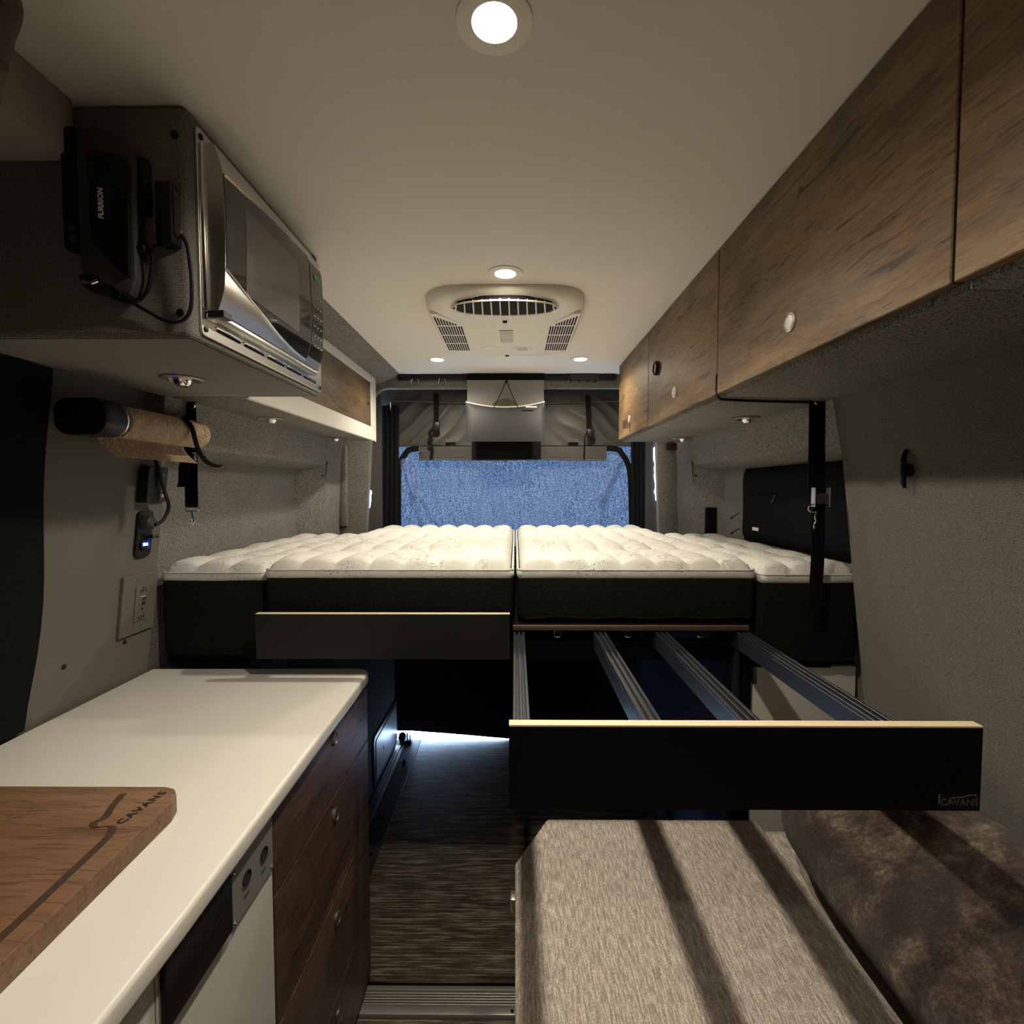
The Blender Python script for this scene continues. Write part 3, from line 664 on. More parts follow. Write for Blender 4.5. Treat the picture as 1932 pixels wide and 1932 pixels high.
part('webbing', ribbon(bm_new(), catmull([(.836, 1.405, 1.704), (.838, 1.405, 1.60), (.842, 1.404, 1.45), (.842, 1.402, 1.38), (.841, 1.398, 1.27), (.836, 1.395, 1.18), (.832, 1.393, 1.10)], 5), (.0180, 0, 0), .003), M['webbing'], o)
part('backing_web', ribbon(bm_new(), catmull([(.830, 1.410, 1.70), (.832, 1.411, 1.55), (.832, 1.409, 1.45)], 5), (.0165, 0, 0), .003), M['webbing'], o)
part('cam_buckle', bx(.824, .862, 1.389, 1.400, 1.417, 1.447, bev=.003), M['greyp'], o)
for x in (.822, .862): part('buckle_plate', bx(x - .0015, x + .0015, 1.384, 1.402, 1.410, 1.463, bev=.0006, seg=1), M['alu'], o)
part('snap_hook', tube(bm_new(), catmull([(.820, 1.388, 1.418), (.808, 1.386, 1.412), (.806, 1.386, 1.402), (.815, 1.386, 1.396), (.826, 1.386, 1.397), (.824, 1.386, 1.385), (.826, 1.386, 1.372), (.822, 1.386, 1.362), (.823, 1.386, 1.350)], 4), .0022, n=6), M['chrome'], o)
part('anchor_ring', tube(bm_new(), catmull([(.812, 1.403, 1.703), (.822, 1.401, 1.698), (.828, 1.401, 1.690)], 4), .002, n=6), M['chrome'], o)
# cleat on right wall
o = thing('wall_cleat', 'black double ended hook on the grey right wall', 'hook', (.885, 1.15, 1.46))
part('back_pad', lathe(bm_new(), [(.016, 0), (.015, .016), (.012, .018), (.001, .018)], (.905, 1.152, 1.502), 'x', 16, sgn=-1), M['blackp'], o)
part('bar', tube(bm_new(), [(.884, 1.150, 1.462), (.880, 1.150, 1.475), (.879, 1.150, 1.505), (.880, 1.150, 1.535), (.886, 1.150, 1.548)], [.004, .006, .0065, .006, .004], n=10), M['blackp'], o)
solo('wall_cleat', bx(.872, .900, .850, .868, 1.440, 1.535, bev=.006), M['blackp'], 'black fitting on the right wall at the very edge of the picture', 'hook')

# ================================================================== bag and net in the right flare
o = thing('window_organizer', 'black zipped fabric organiser bag covering the window above the right mattress', 'bag', (.98, 1.86, 1.26))
def ob(u, v):
    y = 1.42 + .80 * u; z = 1.236 + .311 * v
    e = min(1, min(1 - u, .3) / .06) ; e2 = min(1, min(v, 1 - v) / .12)
    return Vector((1.010 - .030 * (e * e2) ** .5 - .004 * noise.noise(Vector((y * 8, z * 8, 0))), y, z))
b = bm_new(); sheet(b, ob, 30, 14, (.004, 0, 0)); part('body', b, M['bagblack'], o)
part('zip', tube(bm_new(), [(.980, 1.50 + .07 * k, 1.500 + .001 * math.sin(k)) for k in range(10)], .0035, n=6), M['webbing'], o)
part('zip', tube(bm_new(), [(.979, 1.88 + .06 * k, 1.440) for k in range(4)], .003, n=6), M['webbing'], o)
part('zip_pull', ribbon(bm_new(), [(.974, 1.895, 1.438), (.972, 1.900, 1.425), (.972, 1.915, 1.405)], (0, .004, 0), .002), M['greyp'], o)
part('care_tag', bx(.974, .977, 2.02, 2.07, 1.290, 1.303), M['whitetext'], o, 'small white tag')
for z in (1.355, 1.285): part('toggle', tube(bm_new(), [(.985, 2.215, z), (.978, 2.26, z - .02), (.976, 2.275, z - .028)], [.002, .002, .005], n=6), M['blackp'], o)
o = solo('speaker_grille', prism(bm_new(), [(.940, 1.20), (.990, 1.20), (.988, 1.368), (.940, 1.368)], 2.470, 2.500, 'y', bev=.003), M['bagblack'], 'small black box at the rear end of the right mattress against the felt pillar', 'box')
solo('wooden_bracket', bx(.828, .908, 2.765, 2.789, 1.672, 1.708, bev=.003), M['wirebrown'], 'dark reddish brown bracket below the rear end of the right cabinets', 'bracket')
for s_, x, y in ((-1, -.972, 2.548), (1, .905, 2.532)):
    solo('snap_stud', lathe(bm_new(), [(.005, 0), (.005, .003), (.001, .004)], (x, y, 1.525), 'y', 12, sgn=-1), M['blackp'], 'tiny black stud on the %s felt pillar above the mattress' % ('left' if s_ < 0 else 'right'), 'stud')

# ================================================================== mattresses
def mattress(name, label, x0, x1, y0, y1, zb, zt, seed, crown=.034, px=.105, py=.22):
    o = thing(name, label, 'mattress', ((x0 + x1) / 2, (y0 + y1) / 2, zb), 'quilted mattress sections side by side')
    b = bm_new(); bxx = bmesh.new()
    box(b, x0 + .002, x1 - .002, y0 + .002, y1 - .002, zb, zt + .004, bev=.022, seg=4)
    part('mesh_border', b, M['bedblack'], o)
    Wd, L = x1 - x0, y1 - y0; nx, ny = max(30, int(Wd / .008)), int(L / .0115); rr = .026
    cols = max(2, round(Wd / px)); rows = round(L / py)
    def f(u, v):
        x, y = u * Wd, v * L
        wx = .010 * math.sin(y * 14 + seed) ; wy = .030 * math.sin(x * 6.5 + seed * 2)
        cu = (x + wx * min(1, 8 * u * (1 - u))) / Wd * cols; cv = (y + wy * min(1, 10 * v * (1 - v)) ) / L * rows
        q = (abs(math.sin(PI * cu)) ** .42) * (.40 + .60 * abs(math.sin(PI * cv)) ** .42)
        d = min(x, Wd - x, y, L - y); e = min(1, d / rr); roll = math.sqrt(max(0, 1 - (1 - e) ** 2))
        nz = .003 * noise.noise(Vector((x * 18 + seed, y * 18, 0)))
        inset = .010
        X_ = x0 + inset + x * (Wd - 2 * inset) / Wd; Y_ = y0 + inset + y * (L - 2 * inset) / L
        return Vector((X_, Y_, zt + .009 + roll * (crown * .44) + roll * q * .026 + nz * roll))
    b = bm_new(); G = [[b.verts.new(f(i / nx, j / ny)) for j in range(ny + 1)] for i in range(nx + 1)]
    for i in range(nx):
        for j in range(ny): b.faces.new((G[i][j], G[i + 1][j], G[i + 1][j + 1], G[i][j + 1]))
    part('quilted_top', b, M['tick'], o, smooth=80)
    # white border band, puffed between stitches
    b = bm_new(); per = rrect(x0, x1, y0, y1, .020, 5); loop = []
    for i in range(len(per)):
        a, c = Vector(per[i]), Vector(per[(i + 1) % len(per)]); k = max(1, int((c - a).length / .012))
        loop += [a + (c - a) * s / k for s in range(k)]
    n = len(loop); RR = []; s_ = 0
    for lvl in range(7):
        ring = []
        for i in range(n):
            p0, p1 = loop[i - 1], loop[(i + 1) % n]; t_ = (p1 - p0).normalized(); nr = Vector((t_.y, -t_.x))
            s_ = (loop[i].x + loop[i].y) / px * 1.0
            puff = (.004 + .003 * abs(math.sin(PI * s_)) ** .5) * math.sin(PI * lvl / 6) ** .7 - .006
            p = loop[i] + nr * puff; z = zt - .010 + .025 * lvl / 6
            ring.append(b.verts.new((p.x, p.y, z + .002 * noise.noise(Vector((p.x * 10, p.y * 10, seed))))))
        RR.append(ring)
    for l_ in range(6):
        for i in range(n): b.faces.new((RR[l_][i], RR[l_][(i + 1) % n], RR[l_ + 1][(i + 1) % n], RR[l_ + 1][i]))
    part('white_band', b, M['tick'], o, smooth=80)
    ctr = Vector(((x0 + x1) / 2, (y0 + y1) / 2)); pl = [Vector((ctr.x + (p.x - ctr.x) * (1 - .008 / (x1 - x0)), ctr.y + (p.y - ctr.y) * (1 - .006 / (y1 - y0)))) for p in loop]
    part('edge_piping', tube(bm_new(), [(p.x, p.y, zt + .0150) for p in pl] + [(pl[0].x, pl[0].y, zt + .0150)], .0030, n=6, cap=False), M['tick'], o)
    part('bottom_seam', tube(bm_new(), [(x0 + .02 + (Wd - .04) * k / 14, y0 + .001, zb + .014 + .003 * math.sin(k * 1.7 + seed)) for k in range(15)], .0035, n=6), M['bedblack'], o)
    return o
mattress('mattress', 'middle left quilted white mattress section above the retracted grey board', -.722, -.003, 1.425, 2.83, 1.083, 1.213, 1.0)
mattress('mattress', 'middle right quilted white mattress section above the pulled-out rails', .004, .690, 1.425, 2.83, 1.078, 1.213, 4.0)
mattress('mattress', 'outer left thick mattress section against the left wall', -1.048, -.728, 1.462, 2.47, .960, 1.198, 7.0)
mattress('mattress', 'outer right thick mattress section against the right wall, behind the strap', .696, .985, 1.425, 2.47, .958, 1.200, 9.0)

# ================================================================== bed platform, pull-out frame
o = thing('bed_platform', 'black bed base with a brown plywood edge under the mattresses', 'bed base', (0, 2.2, .98))
part('plywood_deck', bx(-.007, .655, 1.404, 2.83, 1.063, 1.0775), M['black'], o)
part('deck_edge', bx(-.007, .655, 1.392, 1.4035, 1.063, 1.0775, bev=.003), M['plybrown'], o, 'brown plywood edge')
part('plywood_deck', bx(-.722, -.012, 1.425, 2.83, 1.066, 1.082), M['black'], o)
part('cross_beam', bx(-.70, .64, 1.47, 1.50, .955, 1.010), M['black'], o)
part('cross_beam', bx(-.70, .64, 1.60, 1.63, .93, .954), M['black'], o)
part('side_beam', bx(-1.04, -.728, 1.49, 2.5, .945, .959), M['black'], o)
part('side_beam', bx(.696, .92, 1.45, 2.38, .940, .957), M['black'], o)
for x in (.662,): part('post', bx(x - .026, x + .030, 1.455, 1.505, -.004, 1.062, bev=.003), M['black'], o)
for x in (.121, .325, .533):
    c_ = part('roller_clip', bx(x - .014, x + .014, 1.440, 1.468, 1.045, 1.061, bev=.002), M['greyp'], o)
    part('clip_ring', tube(bm_new(), catmull([(x - .009, 1.436, 1.050), (x - .007, 1.432, 1.036), (x + .007, 1.432, 1.036), (x + .009, 1.436, 1.050)], 4), .0026, n=6), M['chrome'], c_)
part('gas_strut', tube(bm_new(), [(.640, 1.44, 1.03), (.640, 1.44, .86)], .010, n=12), M['blackp'], o)
o = thing('retracted_bed_slide', 'dark grey front board of the closed left bed slide below the mattress', 'bed slide', (-.367, 1.38, .988))
part('front_board', bx(-.720, -.015, 1.376, 1.392, .987, 1.1125), M['board_face'], o)
part('edge_band', bx(-.720, -.015, 1.376, 1.392, 1.1126, 1.1142), M['ply'], o, 'thin pale plywood edge')
for x in (-.66, -.36, -.06): part('slide_rail', bx(x - .017, x + .017, 1.393, 2.2, 1.015, 1.060), M['rail'], o)
o = thing('extended_bed_slide', 'pulled-out bed frame with a wide black front board and four slotted black rails', 'bed slide', (.34, .74, .982))
part('front_board', bx(-.009, .690, .731, .748, .982, 1.1075), M['black'], o)
part('edge_band', bx(-.009, .690, .731, .748, 1.1076, 1.1100), M['ply'], o, 'pale plywood top edge')
pq = part('badge_plate', bx(.627, .688, .7298, .7312, .985, 1.008), M['blackp'], o, 'small black badge reading CAVANS')
part('lettering', text_bm('CAVANS', .0145, basis((.658, .7296, .9955), (1, 0, 0), (0, 0, 1)), .0003, .0002), M['badge'], pq)
part('van_logo_line', tube(bm_new(), [(.646, .7294, 1.0025), (.662, .7294, 1.0035), (.672, .7294, 1.0065), (.682, .7294, 1.0070), (.683, .7294, 1.0020)], .0006, n=5), M['badge'], pq)
part('corner_glint', bx(.6275, .6290, .7290, .7300, .994, 1.008), M['alu'], pq)
for x in (.011, .237, .409, .637):
    w_ = .017 if x > .1 else .0155
    r_ = part('rail', bx(x - w_, x + w_, .749, 1.95, 1.012, 1.052, bev=.001, seg=1), M['rail'], o)
    for q in (-w_ + .0035, 0, w_ - .0035):
        part('rib', bx(x + q - .0032, x + q + .0032, .749, 1.95, 1.0521, 1.060, bev=.001, seg=1), M['rail'], r_)

# ================================================================== garage and floor fittings under the bed
def side_track(s, x0, x1, label, strip, xs):
    o = thing('cargo_track', label, 'track', ((x0 + x1) / 2, 2.1, 0), 'tie down tracks on the garage floor')
    b = bm_new(); 
    for q0, q1, h in ((0, .25, .010), (.25, .42, .004), (.42, .58, .012), (.58, .75, .004), (.75, 1, .010)):
        box(b, x0 + (x1 - x0) * q0, x0 + (x1 - x0) * q1, 1.52, 2.78, -.003, h)
    part('rail', b, M['alu'], o)
    part('mounting_strip', bx(strip[0], strip[1], 1.52, 2.86, -.003, .004, bev=.001, seg=1), M['greyp'], o)
    for y in (1.93, 2.60):
        k = part('thumb_screw', lathe(bm_new(), [(.012, 0), (.010, .004), (.006, .006), (.006, .024), (.001, .026)], (xs, y, .004), n=12), M['blackp'], o)
        part('wing', tube(bm_new(), catmull([(xs - .022, y, .018), (xs - .010, y, .010), (xs, y, .012), (xs + .010, y, .010), (xs + .022, y, .018)], 3), .003, n=6), M['blackp'], k)
    part('hole', lathe(bm_new(), [(.010, 0), (.010, .0006)], (xs, 2.15, .004), n=14), M['hole'], o)
side_track(-1, -.670, -.628, 'silver cargo track along the left side of the garage floor', (-.624, -.546), -.588)
side_track(1, .640, .676, 'silver cargo track along the right side of the garage floor', (.616, .637), .628)
o = thing('access_hatch', 'grey hatch panel in a black frame low on the left garage side', 'hatch', (-.675, 2.6, .02))
b = bm_new(); prism(b, rrect(2.33, 2.80, .022, .275, .03, 4), -.678, -.670, 'x', bev=.002, seg=1); part('frame', b, M['blackp'], o)
b = bm_new(); prism(b, rrect(2.36, 2.77, .048, .250, .02, 4), -.671, -.667, 'x', bev=.002, seg=1); part('lid', b, mat('grey_hatch', (.22, .24, .27), .35), o)
part('finger_pull', lathe(bm_new(), [(.012, 0), (.012, .002), (.006, .003), (.001, .001)], (-.667, 2.50, .15), 'x', 14), M['blackp'], o)
o = thing('corner_fitting', 'small black and chrome fitting at the rear end of the left cargo track', 'fitting', (-.63, 2.80, 0))
part('knob', lathe(bm_new(), [(.022, 0), (.024, .01), (.018, .03), (.001, .032)], (-.645, 2.82, .045), 'y', 16, sgn=-1), M['blackp'], o)
part('bolt', tube(bm_new(), [(-.615, 2.81, 0), (-.615, 2.81, .065)], .006, n=8), M['chrome'], o)
part('bolt', tube(bm_new(), [(-.600, 2.81, 0), (-.600, 2.81, .055)], .005, n=8), M['chrome'], o)
part('foot', bx(-.660, -.592, 2.80, 2.84, -.003, .022, bev=.003), M['blackp'], o)
o = thing('wheel_cabinet', 'off-white box cabinet under the outer right mattress beside the black post', 'cabinet', (.85, 1.9, 0))
part('front_panel', prism(bm_new(), [(.700, -.004), (1.000, -.004), (1.000, .938), (.712, .938), (.712, .885), (.700, .885)], 1.462, 1.478, 'y'), M['offwhite'], o)
part('side_panel', bx(.713, .728, 1.479, 2.5, -.004, .935), M['offwhite'], o)

# ================================================================== rear curtain
YC = 2.90
o = thing('rear_curtain', 'black rear door curtain with a blue fabric window and a folded grey canvas top', 'curtain', (0, YC, .02))
def cloth(name, x0, x1, z0f, z1, m, y=YC, amp=.008, freq=9, diag=0.0, nu=60, nv=40, th=.003, parent=o, seed=0, edge=None):
    def f(u, v):
        x = x0 + (x1 - x0) * u; zb = z0f(u) if callable(z0f) else z0f; z = zb + (z1 - zb) * v
        d = amp * math.sin(freq * (x + diag * (z1 - z)) * 2 + seed) * (.35 + .65 * v) + amp * .7 * noise.noise(Vector((x * 5 + seed, z * 5, seed)))
        X_ = x
        if edge: X_ += edge(u, z)
        return Vector((X_, y + d, z))
    b = bm_new(); sheet(b, f, nu, nv, (0, th, 0)); return part(name, b, m, parent, smooth=80)
# top canvas with diagonal creases drawn down from the corners
def canv(u, v):
    x = -.775 + 1.525 * u; z = 1.700 + .345 * v; a = abs(x + .01)
    ph = a * 52 + (z - 1.7) * (58 if x < 0 else 70) + 2.5 * noise.noise(Vector((x * 6, z * 6, 7)))
    cr = .011 * (abs(math.sin(ph / 2)) ** .7 * 2 - 1) * min(1, max(0, (a - .22) * 3.0)) * min(1, (1 - v) * 2.2)
    return Vector((x, YC - .012 + cr + .006 * noise.noise(Vector((x * 7, z * 9, 2))), z))
b = bm_new(); sheet(b, canv, 150, 34, (0, .003, 0)); part('canvas_top', b, M['canvas'], o, smooth=80)
part('seam', tube(bm_new(), [(-.68 + 1.34 * k / 20, YC - .022, 1.943 + .016 * (2 * k / 20 - 1) ** 2) for k in range(21)], .005, n=6), M['curtain_dk'], o)
creases = [((-.64, 1.62), (-.58, 1.42), .016), ((-.58, 1.42), (-.52, 1.22), .014), ((-.53, 1.40), (-.42, 1.22), .010), ((.60, 1.62), (.50, 1.40), .018), ((.50, 1.40), (.47, 1.2), .014), ((.63, 1.56), (.555, 1.22), .008), ((-.66, 1.60), (-.62, 1.3), .008)]
def win(u, v):
    x = -.72 + 1.42 * u; z = 1.10 + .615 * v; d = .004 * noise.noise(Vector((x * 4, z * 4, 1)))
    for (xa, za), (xb, zb), am in creases:
        P_, A_, B_ = Vector((x, z)), Vector((xa, za)), Vector((xb, zb)); t_ = max(0, min(1, (P_ - A_).dot(B_ - A_) / (B_ - A_).length_squared))
        q = (P_ - (A_ + (B_ - A_) * t_)).length; d -= am * 1.7 * math.exp(-(q / .019) ** 2)
    return Vector((x, YC + d, z))
b = bm_new(); sheet(b, win, 170, 70); part('mesh_window', b, M['denim'], o, smooth=80)
arch = [(-.672, YC - .014, 1.10), (-.670, YC - .014, 1.45), (-.664, YC - .014, 1.58), (-.630, YC - .014, 1.655), (-.570, YC - .014, 1.688), (-.30, YC - .014, 1.690), (0, YC - .014, 1.690), (.30, YC - .014, 1.690), (.555, YC - .014, 1.688), (.610, YC - .014, 1.655), (.652, YC - .014, 1.57), (.664, YC - .014, 1.40), (.672, YC - .014, 1.10)]
ap = catmull(arch, 5); aw = []
for i in range(len(ap)):
    d_ = (ap[min(i + 1, len(ap) - 1)] - ap[max(i - 1, 0)]).normalized(); aw.append(d_.cross(Vector((0, 1, 0))) * .0155)
part('window_piping', ribbon(bm_new(), ap, aw, .006), M['webbing'], o, 'dark zipper band arching over the blue window')
cloth('rolled_flap', -.548, .519, 1.622, 1.700, M['canvas'], y=YC - .030, amp=.003, freq=4, nv=8)
part('flap_hem', tube(bm_new(), [(-.548 + 1.067 * k / 12, YC - .034, 1.624 + .002 * math.sin(k)) for k in range(13)], .005, n=6), M['curtain_dk'], o)
part('dark_patch', bx(-.245, .145, YC - .052, YC - .040, 1.626, 1.745, bev=.002), M['bagblack'], o)
for x in (-.541, -.527): part('zipper_pull', bx(x - .003, x + .003, YC - .046, YC - .040, 1.666, 1.704, bev=.001, seg=1), M['chrome'], o, 'chrome zipper pull')
# black zipper columns
for s_, xa, xb in ((-1, -.765, -.665), (1, .660, .745)):
    for k in range(4):
        x = xa + (xb - xa) * (k + .5) / 4
        part('zipper_column', tube(bm_new(), catmull([(x + s_ * .010, YC - .020, .45), (x + s_ * .006, YC - .022, 1.25), (x, YC - .024, 1.60), (x - s_ * .004, YC - .020, 1.93)], 6), (xb - xa) / 7.0, n=8), M['webbing'], o)
part('zipper_slider', tube(bm_new(), [(-.703, YC - .045, 1.945), (-.702, YC - .047, 1.915), (-.701, YC - .045, 1.900)], [.004, .005, .003], n=6), M['chrome'], o)
def ledge(u, z):
    g = max(0, min(1, (z - 1.33) / .03, (1.48 - z) / .03)); t_ = .017 + .045 * (z - 1.2) / .727
    g2 = max(0, min(1, (z - 1.93) / .01, (1.965 - z) / .01))
    return max(0, 1 - 1.6 * u) * max(g, g2) * (t_ + .004 + .008 * noise.noise(Vector((0, z * 30, 3))))
cloth('side_panel', -.846, -.752, .05, 2.04, M['curtain_dk'], y=2.8415, amp=.0025, freq=16, nu=50, nv=90, edge=ledge)
def redge(u, z):
    g = max(0, min(1, (z - 1.36) / .03, (1.72 - z) / .02)); t_ = .018 + .03 * (z - 1.2) / .727
    return -max(0, 1.6 * u - .6) * g * (t_ + .0015 + .010 * noise.noise(Vector((1, z * 26, 5))) + .004 * (z - 1.4) / .3)
cloth('side_panel', .735, .818, .05, 2.04, M['curtain_dk'], y=2.8415, amp=.0025, freq=16, nu=50, nv=90, edge=redge)
# lower skirt: hem leaves a gap to the floor at the left where daylight comes in
def hem(u):
    x = -.86 + 1.70 * u
    if x < -.60: return .050
    if x < -.05: return .050 - .042 * (x + .60) / .55 * 1.0
    return .006
cloth('lower_skirt', -.86, .84, hem, 1.13, M['blackcloth'], y=2.868, amp=.004, freq=5, nu=90)
for x, lbl in ((-.448, 'left'), (.410, 'right')):
    s_ = part('tie_strap', ribbon(bm_new(), catmull([(x, YC - .030, 1.995), (x + .002, YC - .034, 1.90), (x, YC - .036, 1.815)] if x < 0 else [(x, YC - .030, 1.985), (x + .004, YC - .034, 1.88), (x + .008, YC - .036, 1.79)], 4), (.014, 0, 0), .002), M['webbing'], o)
    zc = 1.815 if x < 0 else 1.775
    part('buckle', bx(x - .018 + (.012 if x > 0 else 0), x + .022 + (.012 if x > 0 else 0), YC - .056, YC - .036, zc - .030, zc + .020, bev=.006), M['blackp'], s_)
    if x < 0:
        part('strap_tail', ribbon(bm_new(), catmull([(x - .012, YC - .050, 1.80), (x - .035, YC - .05, 1.77), (x - .022, YC - .05, 1.73), (x - .040, YC - .05, 1.71), (x - .020, YC - .05, 1.69), (x - .028, YC - .05, 1.625)], 4), (.008, .004, 0), .002), M['webbing'], s_)
    else:
        part('strap_tail', ribbon(bm_new(), catmull([(x - .005, YC - .05, 1.775), (x - .018, YC - .055, 1.75), (x - .022, YC - .055, 1.68), (x - .024, YC - .055, 1.62)], 4), (.003, .004, 0), .002), M['webbing'], s_)
for x in (-.37, .33): part('hook_patch', bx(x - .028, x + .028, YC - .032, YC - .024, 1.722, 1.742, bev=.002), M['curtain_dk'], o)

# header rail with hooks
o = thing('header_rail', 'black airline style rail with carabiners across the top of the rear door', 'rail', (-.05, 2.785, 2.045))
b = bm_new(); prism(b, rrect(-.645, .552, 2.050, 2.083, .015, 5), 2.772, 2.789, 'y', bev=.002, seg=1); part('rail', b, M['blackp'], o)
part('centre_strip', bx(-.262, .158, 2.756, 2.7715, 2.046, 2.082, bev=.002), M['bagblack'], o)
part('grey_strip', bx(.285, .455, 2.764, 2.7715, 2.052, 2.080, bev=.002), M['greyp'], o)
for x in (-.615, .525, -.283, .285): part('end_knob', lathe(bm_new(), [(.016, 0), (.015, .006), (.007, .008), (.006, .004), (.001, .004)], (x, 2.770, 2.066), 'y', 16, sgn=-1), M['blackp'], o)
for x in (-.545, -.397): part('carabiner', tube(bm_new(), catmull([(x - .013, 2.764, 2.056), (x - .020, 2.762, 2.040), (x - .015, 2.760, 2.028), (x, 2.760, 2.025), (x + .015, 2.760, 2.028), (x + .020, 2.762, 2.040), (x + .013, 2.764, 2.056)], 4), .0022, n=6), M['chrome'], o)
for k in range(4): part('small_hook', tube(bm_new(), [(.302 + k * .044, 2.764, 2.052), (.302 + k * .044, 2.762, 2.036)], [.003, .0045], n=6), M['blackp'], o)
# hanging pouch
o = thing('hanging_pouch', 'grey and black fabric pouch with white trim hanging at the centre of the rear rail', 'pouch', (-.053, 2.74, 1.715))
part('back_flap', bx(-.260, .155, 2.748, 2.755, 1.86, 2.046, bev=.002), M['greycloth'], o, 'light grey back flap')
def pf(u, v):
    x = -.266 + .424 * u; q = 2 * u - 1
    zt = 1.925 - .030 * (1 - q * q) ** 1.0 ; z = 1.713 + (zt - 1.713) * v
    bul = .028 * math.sin(PI * min(1, v * .9 + .1)) ** .6 * (1 - q ** 6) ** .5 if abs(q) < 1 else 0
    return Vector((x, 2.742 - .012 - bul - .012 * v * (1 - q * q), z))
b = bm_new(); sheet(b, pf, 26, 14, (0, .003, 0)); part('front_pocket', b, mat('charcoal_pouch', (.03, .03, .03), .65), o, smooth=60)
part('pocket_side', bx(-.266, .158, 2.732, 2.747, 1.714, 1.905, bev=.004), M['bagblack'], o)
part('white_trim', tube(bm_new(), [pf(k / 24, 1) + Vector((0, -.001, .001)) for k in range(25)], .0042, n=8), M['white'], o)
part('trim_label', bx(.055, .115, 2.685, 2.689, 1.889, 1.896), M['white'], o)
b = bm_new(); prism(b, [(-.055 + .075 * math.cos(a * PI / 10), 1.895 + .048 * math.sin(a * PI / 10)) for a in range(0, 11)], 2.728, 2.744, 'y', bev=.003); part('olive_contents', b, M['olive'], o, 'olive green fabric inside')
for dx in (-.062, .060): part('cord', tube(bm_new(), catmull([(-.048, 2.740, 2.044), (-.048 + dx * .5, 2.722, 1.965), (-.048 + dx, 2.690, 1.895), (-.048 + dx * 1.05, 2.692, 1.884)], 4), .0022, n=6), M['webbing'], o)
part('cord_knot', lathe(bm_new(), [(.001, -.008), (.006, -.004), (.006, .004), (.001, .008)], (-.048, 2.738, 2.036), n=10), M['webbing'], o)

# ================================================================== galley
o = thing('worktop', 'white solid surface worktop with a rounded edge, lower left', 'worktop', (-.75, .5, .895))
pts = [(-1.070, -.6), (-.424, -.6), (-.412, .6), (-.424, 1.395)] + [(-.464 + .040 * math.cos(a), 1.425 + .040 * math.sin(a)) for a in (math.radians(q) for q in (0, 30, 60, 90))] + [(-1.070, 1.458)]
part('slab', prism(bm_new(), pts, .896, .930, 'z', bev=.0075, seg=4), M['white'], o)
GX = -.430
o = thing('drawer_unit', 'shade-toned oak four drawer unit at the rear end of the kitchen galley', 'cabinet', (-.74, 1.15, 0))
part('carcass', bx(-1.05, GX - .019, .868, 1.432, 0, .8945), M['wood_gal'], o)
for z0, z1, lz in ((.733, .892, .868), (.484, .729, .682), (.238, .480, .425), (.020, .234, .180)):
    d = part('drawer', bx(GX - .018, GX, .866, 1.434, z0, z1, bev=.001, seg=1), M['wood_gal'], o)
    latch(GX, 1.165, lz - .0, 1, d, .016, M['dull'])
o = thing('galley_front_cabinet', 'glossy white kitchen cabinet with a steel plate and black control panel', 'cabinet', (-.74, .15, 0))
part('carcass', bx(-1.05, GX - .016, -.6, .860, 0, .8945), M['offwhite'], o)
part('gloss_panel', bx(GX - .015, GX, .574, .859, .02, .892, bev=.001, seg=1), M['gloss'], o)
part('gloss_panel', bx(GX - .015, GX, -.6, .571, .02, .892, bev=.001, seg=1), M['gloss'], o)
cpn = part('control_panel', bx(GX, GX + .009, .578, .722, .800, .888, bev=.003), M['blackp'], o, 'black control panel')
part('handle_lip', bx(GX + .0085, GX + .0093, .62, .70, .846, .8472), M['blackp'], cpn)
sp = part('steel_plate', bx(GX, GX + .003, .729, .857, .790, .884, bev=.0008, seg=1), M['plate'], o)
for y, z in ((.770, .842), (.825, .840)): part('hole', lathe(bm_new(), [(.0115, 0), (.0120, .002), (.0105, .002), (.0105, .0005), (.0005, .0005)], (GX + .003, y, z), 'x', 20), M['hole'], sp)
for y, z in ((.735, .876), (.851, .877), (.735, .797), (.851, .797)): part('screw', lathe(bm_new(), [(.004, 0), (.0035, .002), (.0005, .003)], (GX + .003, y, z), 'x', 12), M['chrome'], sp)
for y, z in ((.768, .815), (.823, .813)):
    part('small_print', text_bm('OUT', .007, basis((GX + .0034, y, z), (0, 1, 0), (0, 0, 1)), .0002), M['hole'], sp)

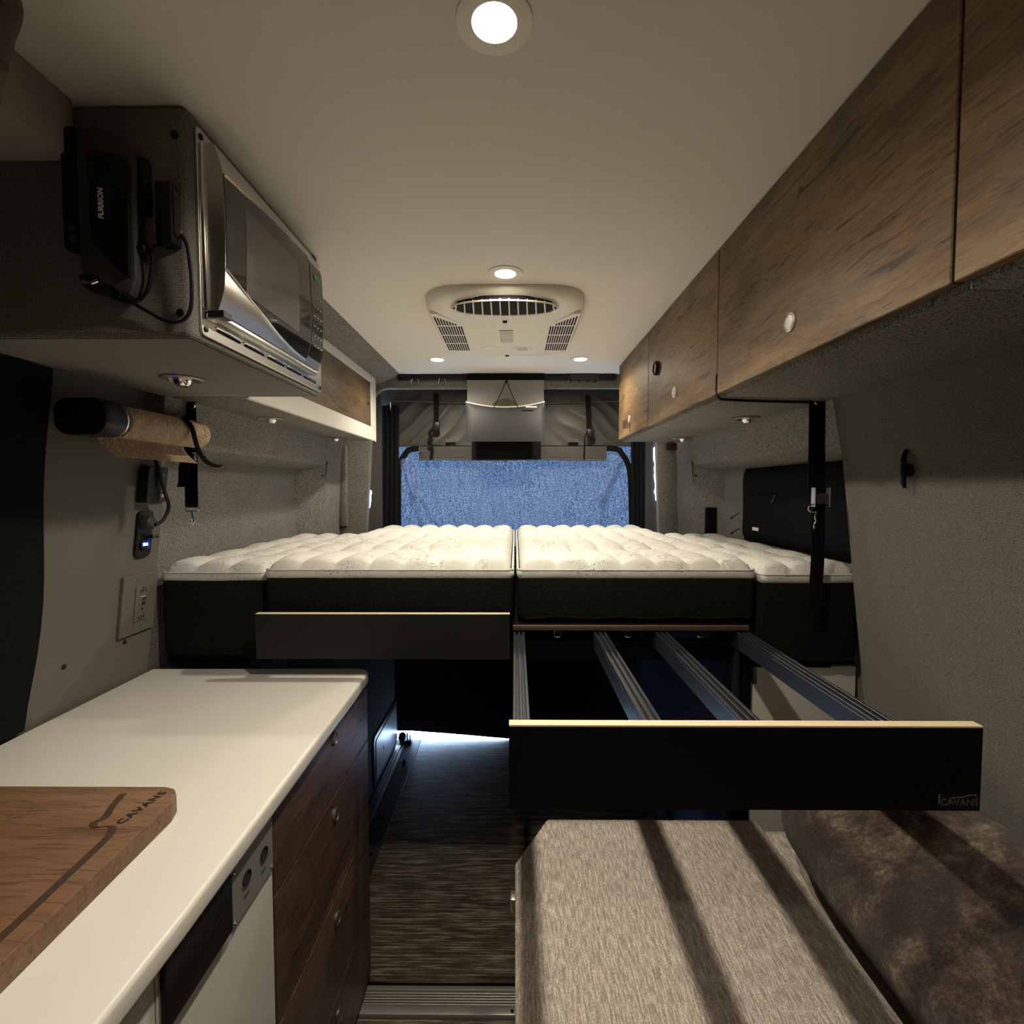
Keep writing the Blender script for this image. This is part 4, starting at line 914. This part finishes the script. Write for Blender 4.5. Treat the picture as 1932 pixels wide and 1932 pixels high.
# cutting board
o = thing('cutting_board', 'walnut cutting board with a juice groove lying on the white worktop', 'cutting board', (-.75, .65, .930))
pts = [(-1.04, .818), (-.585, .818), (-.566, .812), (-.553, .797), (-.546, .775), (-.5380, .46), (-.5370, .40), (-1.04, .40)]
part('board', prism(bm_new(), pts, .9305, .962, 'z', bev=.003, seg=2), M['wood_board'], o)
part('juice_groove', ribbon(bm_new(), catmull([(-.640, .796, .9622), (-.632, .765, .9622), (-.622, .737, .9622), (-.628, .724, .9622), (-.616, .714, .9622), (-.602, .718, .9622), (-.590, .712, .9622), (-.582, .690, .9622), (-.578, .640, .9622), (-.572, .55, .9622), (-.569, .45, .9622)], 6), (.0052, .001, 0), .0010), M['groove'], o, 'dark routed groove')
part('lettering', text_bm('CAVANS', .0185, basis((-.583, .762, .9622), (.16, 1, 0), (-1, .16, 0)), .0003, .0006, sp=1.18), M['brand'], o, 'burnt lettering reading CAVANS')

# ================================================================== bench and cushion
o = thing('bench_seat', 'taupe upholstered bench seat with a cut corner, lower right', 'bench', (.33, .4, 0))
pts = [(0.0, -.9), (.664, -.9), (.664, 1.350), (.088, 1.350), (.0, 1.185)]
part('seat_cushion', prism(bm_new(), pts, .490, .550, 'z', bev=.006, seg=3), M['bench'], o)
pts = [(.004, -.9), (.98, -.9), (.98, 1.345), (.092, 1.345), (.004, 1.180)]
part('bench_base', prism(bm_new(), pts, 0, .489, 'z'), M['black'], o)
part('corner_latch', bx(-.012, .0035, 1.150, 1.182, .452, .486, bev=.003), M['alu'], o, 'small pale catch')
part('side_platform', bx(.667, .98, -.9, 1.345, .490, .520), M['bench'], o)
o = thing('fur_cushion', 'large mottled dark brown faux fur cushion leaning against the right wall', 'cushion', (.85, .7, .52))
def cu(th, ph):
    e = .42
    c = lambda a, q: math.copysign(abs(math.cos(a)) ** q, math.cos(a)); s = lambda a, q: math.copysign(abs(math.sin(a)) ** q, math.sin(a))
    return Vector((c(ph, .75) * c(th, .38), c(ph, .75) * s(th, .38), s(ph, .75)))
b = bm_new(); NU, NV = 120, 48; G = []
R_ = Matrix.Rotation(math.radians(-32), 4, 'Y')
for j in range(NV + 1):
    ph = -PI / 2 + PI * j / NV; row = []
    for i in range(NU):
        p = cu(2 * PI * i / NU, ph); p = Vector((p.x * .178, p.y * .60, p.z * .105))
        p += Vector((0, 0, 1)) * .014 * noise.noise(p * 7) * (1 if p.z > 0 else .2)
        p += p.normalized() * .004 * noise.noise(p * 40)
        row.append(b.verts.new(R_ @ p + Vector((.795, .665, .700))))
    G.append(row)
for j in range(NV):
    for i in range(NU): b.faces.new((G[j][i], G[j][(i + 1) % NU], G[j + 1][(i + 1) % NU], G[j + 1][i]))
bmesh.ops.remove_doubles(b, verts=b.verts[:], dist=1e-5)
part('cover', b, M['fur'], o, smooth=180)
